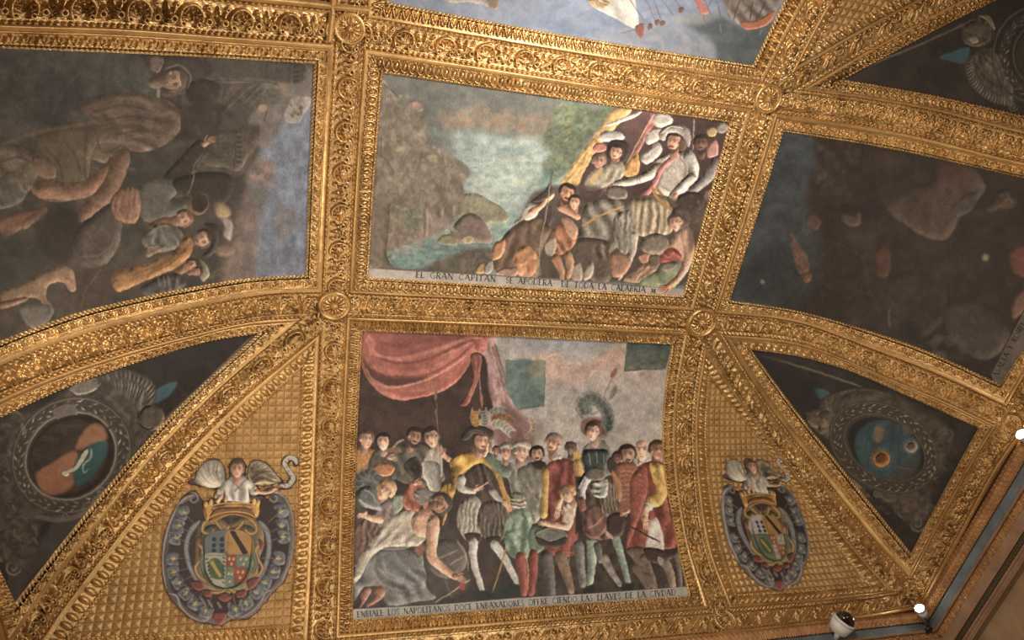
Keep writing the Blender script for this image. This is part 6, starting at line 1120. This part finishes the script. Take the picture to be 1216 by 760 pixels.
RIBS = [
 ('top', 'top', 'mid', 0, 'pale gilded rib with C-scroll frieze between the harbour fresco and the rocky coast fresco'),
 ('low', 'mid', 'lower', 1, 'gilded rib with leaf frieze between the coast fresco and the red canopy fresco'),
 ('left', 'left', 'mid', 0, 'brightly lit gilded rib with scroll frieze left of the rocky coast fresco'),
 ('right', 'mid', 'right', 0, 'gilded rib leaning right between the coast fresco and the dark battle fresco'),
 ('left_low', 'gold_left', 'lower', 0, 'gilded rib with C-scrolls between the larger coat of arms and the red canopy fresco'),
 ('right_low', 'lower', 'gold_right', 0, 'bowed gilded rib between the red canopy fresco and the smaller coat of arms'),
 ('bottom', 'lower', 'OUT', 2, 'gilded rib with slanting leaves under the red canopy fresco'),
 ('bottom_right', 'gold_right', 'OUT', 2, 'gilded rib with slanting leaves under the smaller coat of arms, ending by the lit spotlight'),
 ('arc_left', 'left', 'sail_left', 1, 'curved gilded rib under the large sideways cavalry fresco'),
 ('arc_right', 'right', 'sail_right', 1, 'curved gilded rib under the dark battle fresco'),
 ('groin_right', 'gold_right', 'sail_right', 2, 'diagonal gilded rib between the smaller coat of arms and the sunflower medallion'),
 ('groin_left', 'sail_left', 'gold_left', 0, 'diagonal gilded rib between the winged wreath medallion and the larger coat of arms'),
 ('wall_right', 'sail_right', 'OUT', 1, 'reddish gilded rib sloping along the blue-grey fascia beside the sunflower medallion'),
 ('wall_left', 'sail_left', 'OUT', 1, 'sliver of gilded rib at the left edge below the wreath medallion'),
 ('wall_right_up', 'right', 'OUT', 1, 'short gilded rib at the right edge beside the lettered end of the dark battle fresco'),
 ('top_left', 'OUT', 'left', 0, 'pale gilded rib above the large sideways cavalry fresco'),
 ('top_right', 'sail_up', 'right', 1, 'gilded rib between the dark battle fresco and the upper right winged medallion'),
 ('up_right', 'top', 'gold_up', 0, 'short gilded rib rising right of the harbour fresco'),
 ('up_left', 'OUT', 'top', 0, 'short stub of gilded rib rising left of the harbour fresco'),
 ('diag_up', 'gold_up', 'sail_up', 2, 'diagonal gilded rib above the upper right winged medallion'),
]

# setting -------------------------------------------------------------------------
def build_shell():
    # vault shell a little above the ornament
    t = CW*.999*np.sin(np.linspace(0, np.pi/2, 60)); xs = np.concatenate([-1-t[::-1], np.linspace(-.95, .95, 20), 1+t])
    ys = np.concatenate([Y1-t[::-1], np.linspace(Y1+.03, Y2-.03, 14), Y2+t])
    X, Y = np.meshgrid(xs, ys, indexing='ij'); Z = HH-drop(X, Y)
    Q = toW(np.stack([X, Y, Z], -1)); N, _ = normals(Q); V = (Q-N*.03)
    o = link('ceiling', mesh_np('ceiling', V.reshape(-1, 3), gridF(len(xs), len(ys)), PLASTER)); tagit(o, kind='structure')
def box(name, lo, hi, m_, parent=None, bev=0):
    bm = bmesh.new(); bmesh.ops.create_cube(bm, size=1)
    for v in bm.verts:
        v.co = Vector([(lo[i]+hi[i])/2+v.co[i]*(hi[i]-lo[i]) for i in range(3)])
    if bev: bmesh.ops.bevel(bm, geom=bm.edges[:], offset=bev, segments=2, affect='EDGES')
    me = bpy.data.meshes.new(name); bm.to_mesh(me); bm.free(); me.materials.append(m_)
    return link(name, me, parent)
XW = (1+LW)*S; YW = (Y2+LW)*S; YN = (Y1-LW)*S; ZS = EYE+(HH-CD*.972)*S      # wall planes and springing height
def build_walls():
    for n, lo, hi in (('wall_right', (XW+.035, YN-.2, 0), (XW+.2, YW+.2, ZS+.5)), ('wall_left', (-XW-.2, YN-.2, 0), (-XW-.035, YW+.2, ZS+.5)),
                      ('wall_far', (-XW, YW+.035, 0), (XW, YW+.2, ZS+.5)), ('wall_near', (-XW, YN-.2, 0), (XW, YN-.035, ZS+.5))):
        tagit(box(n, lo, hi, WALLM), kind='structure')
    tagit(box('floor', (-XW-.2, YN-.2, -.1), (XW+.2, YW+.2, 0), FLOORM), kind='structure')
# frescoes -----------------------------------------------------------------------
def coons(sides, nu, nv):
    t, r, b, l = sides; t = resamp(t, nu); b = resamp(b[::-1], nu); r = resamp(r, nv)
    l = resamp(l[::-1], nv) if np.linalg.norm(l[0]-l[-1]) > 1 else np.repeat(l[:1], nv, 0)
    u = np.linspace(0, 1, nu)[:, None, None]; v = np.linspace(0, 1, nv)[None, :, None]
    return (1-v)*t[:, None]+v*b[:, None]+(1-u)*l[None]+u*r[None]-((1-u)*(1-v)*t[0]+u*(1-v)*t[-1]+(1-u)*v*b[0]+u*v*b[-1])
def open_grid(key, sp, grow=.6):
    sides = [crom(p, 81) for p, _ in OPEN[key]]
    if len(sides) == 3: sides = sides+[np.repeat(sides[0][:1], 81, 0)]
    c = np.vstack(sides).mean(0); ln = lambda q: np.linalg.norm(np.diff(q, axis=0), axis=1).sum()
    nu = int(max(ln(sides[0]), ln(sides[2]))/sp)+2; nv = int(max(ln(sides[1]), ln(sides[3]))/sp)+2
    P = coons(sides, nu, nv); d = P-c; return P+d/np.maximum(np.linalg.norm(d, axis=-1, keepdims=True), 1)*grow
def to_lin(c, gain):
    c = np.clip(c, 0, 1); l = np.where(c <= .04045, c/12.92, ((c+.055)/1.055)**2.4); return np.clip(l*gain, 0, .92)
ILLUM = {'mid': 1.1, 'lower': 1.42, 'left': 1.2, 'right': 1.1, 'top': 1.0, 'sail_left': 1.45, 'sail_right': 1.4, 'sail_up': 1.2, 'coat0': 1.4, 'coat1': 1.4}
FPS = float(globals().get('FRESCO_SPACING', .62))
FLAB = {
 'mid': ('rectangular ceiling fresco of rocky coast, commander in pale armour and kneeling people, lettered band below', 'fresco'),
 'lower': ('large ceiling fresco of court scene under a red canopy with a lettered band below', 'fresco'),
 'left': ('large dim ceiling fresco of horsemen and a walled town painted sideways', 'fresco'),
 'right': ('very dark brown and blue ceiling fresco of a battle, right of the rocky coast fresco', 'fresco'),
 'top': ('ceiling fresco of blue harbour water with sail and oars at the top edge', 'fresco'),
 'sail_left': ('dark triangular painting with winged wreath medallion holding a pale serpent on orange and teal', 'fresco'),
 'sail_right': ('dark triangular painting with wreath medallion holding two sunflower discs on blue', 'fresco'),
 'sail_up': ('dark triangular painting with cherub wing and part of a wreath medallion, upper right corner', 'fresco'),
 'gold_left': ('triangular gold diamond-point panel behind the larger coat of arms', 'gold panel'),
 'gold_right': ('narrow triangular gold diamond-point panel behind the smaller coat of arms', 'gold panel'),
 'gold_up': ('small wedge of gold diamond-point panel at the top edge right of the harbour fresco', 'gold panel'),
}
BANDS = {  # lettered strips: photo-frame quads (upper edge, lower edge)
 'mid': ([(437.8, 318), (520, 322.6), (620, 329), (700, 334), (788, 341.5), (813.6, 343.6)], [(437.0, 329.4), (620, 340.8), (811, 351.3)]),
 'lower': ([(419.4, 723.3), (520, 718), (610, 710.5), (700, 705), (790, 698.5), (815.2, 696.4)], [(418.6, 736.8), (610, 722.8), (817.6, 708.8)]),
 'right': ([(1177, 445.0), (1216, 369.5), (1262, 285), (1300, 222)], [(1188.6, 457), (1262, 346), (1336, 240)]),
}
def make_fresco(key):
    P0 = open_grid(key, 40); root = empty('gold_panel' if key.startswith('gold') else 'ceiling_fresco', tuple(toW(cast(P0.reshape(-1, 2).mean(0)))))
    tagit(root, *FLAB[key])
    if key.startswith('gold'):
        P = open_grid(key, .55); g = SurfaceGrid(P); Q = g.Q/S
        tg = np.linspace(0, CW*.998, 400); al = np.concatenate([[0], np.cumsum(np.hypot(np.diff(tg), np.diff(prof(tg))))])*S
        tt = np.where(key == 'gold_up', Y1-Q[..., 1], Q[..., 1]-Y2); s = np.interp(tt, tg, al); x = Q[..., 0]*S
        cs = .054; a = np.abs(wn(x, cs))/cs*2; b = np.abs(wn(s, cs))/cs*2
        h = .013*(1-np.maximum(a, b))-.006*(np.maximum(a, b) > .90)
        me = g.mesh('gold_squares', h, MOSG); me.polygons.foreach_set('use_smooth', np.zeros(len(me.polygons), dtype=bool)); link('gold_squares', me, root)
    else:
        P = open_grid(key, FPS); g = SurfaceGrid(P); c = to_lin(sample(key, P), ILLUM[key])
        h = .0012*(fbm(P[..., 0]/14, P[..., 1]/14, 3, 44)-.5)
        link('painting', g.mesh('painting', h, FRESCO, col=c), root)
        if key in BANDS:
            a, b = BANDS[key]; a = crom(a, 81); b = crom(b, 81); n = int(np.linalg.norm(np.diff(a, axis=0), axis=1).sum()/.40); a, b = resamp(a, n), resamp(b, n)
            v = np.linspace(0, 1, 34)[None, :, None]; P = a[:, None]*(1-v)+b[:, None]*v
            tagit(link('inscription_band', SurfaceGrid(P).mesh('inscription_band', np.full(P.shape[:2], .004), FRESCO, col=to_lin(sample(key, P), ILLUM[key]*1.0)), root), 'pale grey band with black roman capitals')
    make_frame(key, root)
    return root

# coats of arms --------------------------------------------------------------------
def slab(name, poly, h0, key, vw, af, parent, edge=1.6, grow=0.):
    _V[:] = vw; _AF[0] = af; Q = crom(V2(poly), 16*len(poly), closed=True); _AF[0] = None
    m, x0, y0 = rast(Q, 14); m0 = m; r = edge*KK; b = bblur(m, r*.5); b = np.clip((b-.5)*2, 0, 1)
    st = 2; ii = np.arange(0, m.shape[0], st); jj = np.arange(0, m.shape[1], st); Y, X = np.meshgrid(ii, jj, indexing='ij')
    P = np.stack([(X+x0+.5)/KK-OX, (Y+y0+.5)/KK-OY], -1); H = b[ii][:, jj]; inside = m0[ii][:, jj] > .5
    lum = sample(key, P)@np.array([.3, .59, .11])
    h = np.where(inside, .012+h0*np.sqrt(H)+.010*(lum-.35)*np.sqrt(H), .006)
    o = link(name, SurfaceGrid(P).mesh(name, h, FRESCO, col=to_lin(sample(key, P), ILLUM[key]), mask=inside), parent)
    return o
def make_coat(i, vw, af, key, label):
    _V[:] = vw; _AF[0] = af; c = V2([(310, 450)])[0]; _AF[0] = None
    root = empty('coat_of_arms', tuple(toW(cast(c)))); tagit(root, label, 'coat of arms', 'painted coats of arms on the gold panels')
    a = (key, vw, af)
    body = slab('cartouche', COAT_OUT, .012, *a, root)
    slab('shield', [(222, 370), (260, 346), (316, 343), (380, 348), (412, 375), (410, 450), (395, 520), (360, 570), (306, 588), (262, 578), (224, 525), (216, 450)], .030, *a, body)
    slab('crown', [(212, 226), (232, 222), (246, 212), (262, 220), (276, 206), (292, 214), (306, 200), (320, 210), (335, 198), (350, 210), (366, 200), (380, 212), (396, 204), (410, 216), (424, 210), (436, 222), (448, 222), (440, 262), (426, 300), (400, 286), (330, 276), (260, 290), (232, 310), (222, 270)], .026, *a, root)
    an = slab('angel', [(285, 155), (318, 125), (318, 80), (335, 52), (372, 52), (388, 80), (386, 122), (425, 155), (445, 180), (505, 165), (522, 175), (505, 190), (440, 204), (410, 205), (395, 225), (340, 222), (300, 218), (258, 214), (265, 182)], .028, *a, root, edge=2.2)
    slab('wing', [(300, 155), (268, 175), (225, 170), (180, 160), (150, 150), (178, 128), (186, 100), (204, 78), (230, 58), (256, 52), (280, 56), (302, 100)], .014, *a, an); slab('wing', [(396, 130), (400, 80), (410, 60), (436, 54), (462, 62), (490, 84), (508, 110), (538, 146), (512, 152), (486, 160), (450, 164), (420, 158)], .014, *a, an)
    slab('ribbon', [(518, 168), (522, 150), (552, 148), (566, 130), (548, 98), (532, 72), (552, 38), (590, 42), (604, 70), (588, 82), (572, 60), (558, 72), (574, 98), (592, 132), (572, 168)], .010, *a, root)
    return root

# rosettes at the crossings ----------------------------------------------------------
def make_boss(c, rpx, label, npet=14, flat=1.):
    Q = toW(cast([c, (c[0]+3, c[1]), (c[0], c[1]+3)])); ce = toW(cast(np.array(c, float)))
    off = np.array([(np.cos(t)*rpx*.8+c[0], np.sin(t)*rpx*.8+c[1]) for t in np.linspace(0, 6.283, 24)[:-1]]); R3 = toW(cast(off))
    cen = R3.mean(0); _, _, vt = np.linalg.svd(R3-cen); N = vt[2]; eye = np.array([CX*S, CY*S, EYE]); N = N if (eye-cen)@N > 0 else -N
    Rw = np.linalg.norm(R3-cen, axis=1).max()/.8
    a = np.cross(N, [0, 0, 1.]) if abs(N[2]) < .9 else np.cross(N, [0, 1., 0]); a /= np.linalg.norm(a); b = np.cross(N, a)
    root = empty('rosette', tuple(cen)); tagit(root, label, 'rosette', 'gilded rosettes where ribs cross')
    def lathe(name, rs, hf, nth=160, parent=root, mt=GOLD):
        th = np.linspace(0, 2*np.pi, nth, endpoint=False); r, t = np.meshgrid(rs, th, indexing='ij'); h = hf(r, t); n0 = len(rs)
        V = cen+N*(h[..., None]*Rw)+(a*np.cos(t)[..., None]+b*np.sin(t)[..., None])*(r*Rw)[..., None]
        i = np.arange(n0*nth).reshape(n0, nth); F = np.stack([i[:-1], i[1:], np.roll(i[1:], -1, 1), np.roll(i[:-1], -1, 1)], -1).reshape(-1, 4)
        V = V.reshape(-1, 3); return link(name, mesh_np(name, V, orient(V, F), mt), parent)
    rim = lathe('rim', np.linspace(.62, 1.0, 26), lambda r, t: .10+.30*flat*np.sqrt(np.maximum(0, 1-((r-.86)/.14)**2))+.16*np.sqrt(np.maximum(0, 1-((r-.68)/.07)**2))*(1+.25*np.cos(t*30))*(r < .78))
    lathe('petals', np.linspace(.20, .66, 30), lambda r, t: .16+.22*np.abs(np.cos(t*npet/2))**.6*np.sqrt(np.maximum(0, 1-((r-.44)/.24)**2)))
    lathe('button', np.linspace(.0, .26, 14), lambda r, t: .16+.38*np.sqrt(np.maximum(0, 1-(r/.26)**2))+.03*np.cos(t*8)*(r > .1))
    return root
BOSSES = [
 (N_R3, 17.5, 'domed gilded rosette with button centre, left of the low rib above the red canopy fresco'),
 (N_R4, 15.5, 'gilded rosette at the upper right corner of the red canopy fresco'),
 (N_R1, 15.5, 'gilded rosette between the harbour fresco and the dark battle fresco'),
 (N_R2, 19, 'large gilded rosette near the top edge between sideways fresco and harbour fresco'),
 (N_BB, 11, 'small tarnished gilded rosette at the lower right corner of the red canopy fresco'),
 (N_RB, 11, 'dim gilded rosette at the right edge above the blue-grey fascia'),
]
# cornice and wall bands --------------------------------------------------------------
def cornice_band(name, z1, z0, pf, hf, mt, period=.05, nv=12):
    """band round two walls; p = profile + ornament (metres out of the wall)"""
    Vs, Fs, n = [], [], 0
    v = np.linspace(0, 1, nv); z = z1+(z0-z1)*v
    for w in (0, 1):
        L = 4.2 if w == 0 else 3.6; nu = int(L/.0045); u = np.linspace(0, 1, nu)
        U, V_ = np.meshgrid(u, v, indexing='ij'); s = U*L; p = .004+pf(V_)+hf(s, V_)
        p = np.maximum(p, .002)
        if w == 0: X = XW-p; Y = (YW-p)*(1-U)+(YW-L)*U
        else: Y = YW-p; X = (XW-p)*(1-U)+(XW-L)*U
        Q = np.stack([X, Y, np.broadcast_to(z, U.shape)], -1); Vs.append(Q.reshape(-1, 3)); Fs.append(gridF(nu, nv)+n); n += U.size
    V = np.vstack(Vs); F = orient(V, np.vstack(Fs)); o = link(name, mesh_np(name, V, F, mt)); tagit(o, kind='structure'); return o
def build_cornice():
    Z = lambda s, v: 0*s
    cornice_band('trim_1', 4.668, 4.565, lambda v: .018+.02*np.sin(v*np.pi), lambda s, v: .014*o_leaf(s, 1-v, .045, 1), GOLDR, nv=26)
    cornice_band('trim_2', 4.563, 4.485, lambda v: .012+0*v, Z, BLUE)
    cornice_band('trim_3', 4.487, 4.463, lambda v: .03+.012*np.sin(v*np.pi), Z, TANF)
    cornice_band('trim_4', 4.463, 4.398, lambda v: .020+0*v, lambda s, v: .016*o_frieze(s, v*2-1, .033, 1), GOLDR, nv=22)
    cornice_band('trim_5', 4.398, 4.326, lambda v: .040-.02*v, Z, TANF)
    cornice_band('trim_6', 4.326, 4.272, lambda v: .010+0*v, lambda s, v: .012*o_beads(s, (v-.5)*3.2, .036), DARKB, nv=20)
    cornice_band('trim_7', 4.272, 4.222, lambda v: .030+.01*np.sign(np.sin(v*12)), Z, TANF, nv=24)
GOLDR = mat('aged_bole_gilding', (.50, .27, .12), .5, .5, .5, (80, .3), (7, (.36, .18, .08), (.58, .33, .14), .3, .62))
TANF = mat('tan_plain_moulding', (.36, .22, .13), .6, .1, .4, (40, .2), (5, (.30, .17, .10), (.42, .27, .16)))
DARKB = mat('dark_olive_band', (.10, .075, .035), .6, .2, .4, (60, .3))
def cyl(bm, r0, r1, L, M, seg=40):
    r = bmesh.ops.create_cone(bm, cap_ends=True, segments=seg, radius1=r0, radius2=r1, depth=L); bmesh.ops.transform(bm, matrix=M, verts=r['verts'])
def bmobj(name, bm, mt, parent=None, smooth=True, bev=0):
    if bev: bmesh.ops.bevel(bm, geom=[e for e in bm.edges if e.calc_face_angle(0) > .8], offset=bev, segments=3, affect='EDGES')
    me = bpy.data.meshes.new(name); bm.to_mesh(me); bm.free(); me.materials.append(mt)
    for p in me.polygons: p.use_smooth = smooth and len(p.vertices) < 8
    return link(name, me, parent)
def aim(loc, d): return Matrix.Translation(Vector(loc)) @ Vector(d).normalized().to_track_quat('Z', 'Y').to_matrix().to_4x4()
LAMPGLOW = mat('lit_lamp_lens', (1, 1, 1), .3, emis=((1, .97, .90), 60))
def make_spot(loc, d, label, power, k=.8):
    root = empty('spotlight', loc); tagit(root, label, 'spotlight', 'cornice spotlights'); L = Vector(loc); D = Vector(d).normalized()
    bm = bmesh.new(); cyl(bm, .042*k, .050*k, .10*k, aim(L, D)); bmobj('lamp_body', bm, WHITEM, root, bev=.004)
    bm = bmesh.new(); cyl(bm, .052*k, .046*k, .02, aim(L+D*.055*k, D)); r = bmobj('lamp_ring', bm, WHITEM, root)
    bm = bmesh.new(); bmesh.ops.create_uvsphere(bm, u_segments=32, v_segments=16, radius=.046*k); bmesh.ops.scale(bm, vec=(1, 1, .42), verts=bm.verts); bmesh.ops.transform(bm, matrix=aim(L+D*.066*k, D), verts=bm.verts); bmobj('lens', bm, LAMPGLOW, root)
    bm = bmesh.new(); cyl(bm, .009, .009, .12, aim(L+Vector((.0, .03, -.05)), (0, .6, -1))); bmobj('bracket', bm, DARKM, root)
    bm = bmesh.new(); cyl(bm, .03, .03, .02, aim(L+Vector((.0, .07, -.105)), (0, 0, 1))); bmobj('base_plate', bm, DARKM, root)
    lamp('spotlight_beam', 'SPOT', tuple(L+D*.10), tuple(L+D*2), power, (1, .95, .85), spot_size=2.2, spot_blend=.8, shadow_soft_size=.05)
def make_dome(loc, d):
    root = empty('dome_camera', loc); tagit(root, 'white security camera with glossy black dome on the far cornice', 'camera'); L = Vector(loc); D = Vector(d).normalized()
    bm = bmesh.new(); cyl(bm, .070, .088, .10, aim(L-D*.05, D)); bmobj('housing', bm, WHITEM, root, bev=.01)
    bm = bmesh.new(); bmesh.ops.create_uvsphere(bm, u_segments=40, v_segments=24, radius=.076); bmesh.ops.transform(bm, matrix=aim(L+D*.004, D), verts=bm.verts); bmobj('dome', bm, BLACKG, root)
    bm = bmesh.new(); cyl(bm, .088, .080, .018, aim(L+D*.004, D)); bmobj('collar', bm, WHITEM, root)
    bm = bmesh.new(); cyl(bm, .02, .02, .10, aim(L-D*.10+Vector((0, .03, -.02)), (0, 1, -.3))); bmobj('bracket', bm, WHITEM, root)
build_shell(); build_walls(); build_cornice()
for k in OPEN: make_fresco(k)
for r in RIBS: make_rib(*r)
for b in BOSSES: make_boss(*b)
make_coat(0, [180, 530, 3.453], None, 'coat0', 'larger coat of arms with crown, banners and white angel, on the wider gold panel')
make_coat(1, [840, 530, 4.223], AFF2, 'coat1', 'smaller oval coat of arms with winged angel, on the narrow gold panel')
make_spot((3.24, 3.03, 4.565), (-.62, -.62, .30), 'lit white spotlight glaring in the corner of the cornice', 6)
make_spot((3.30, 1.30, 4.60), (-.8, -.3, .35), 'second lit spotlight, mostly cut off by the right edge', 4)
make_dome((2.44, 3.02, 4.555), (.35, -.8, .12))
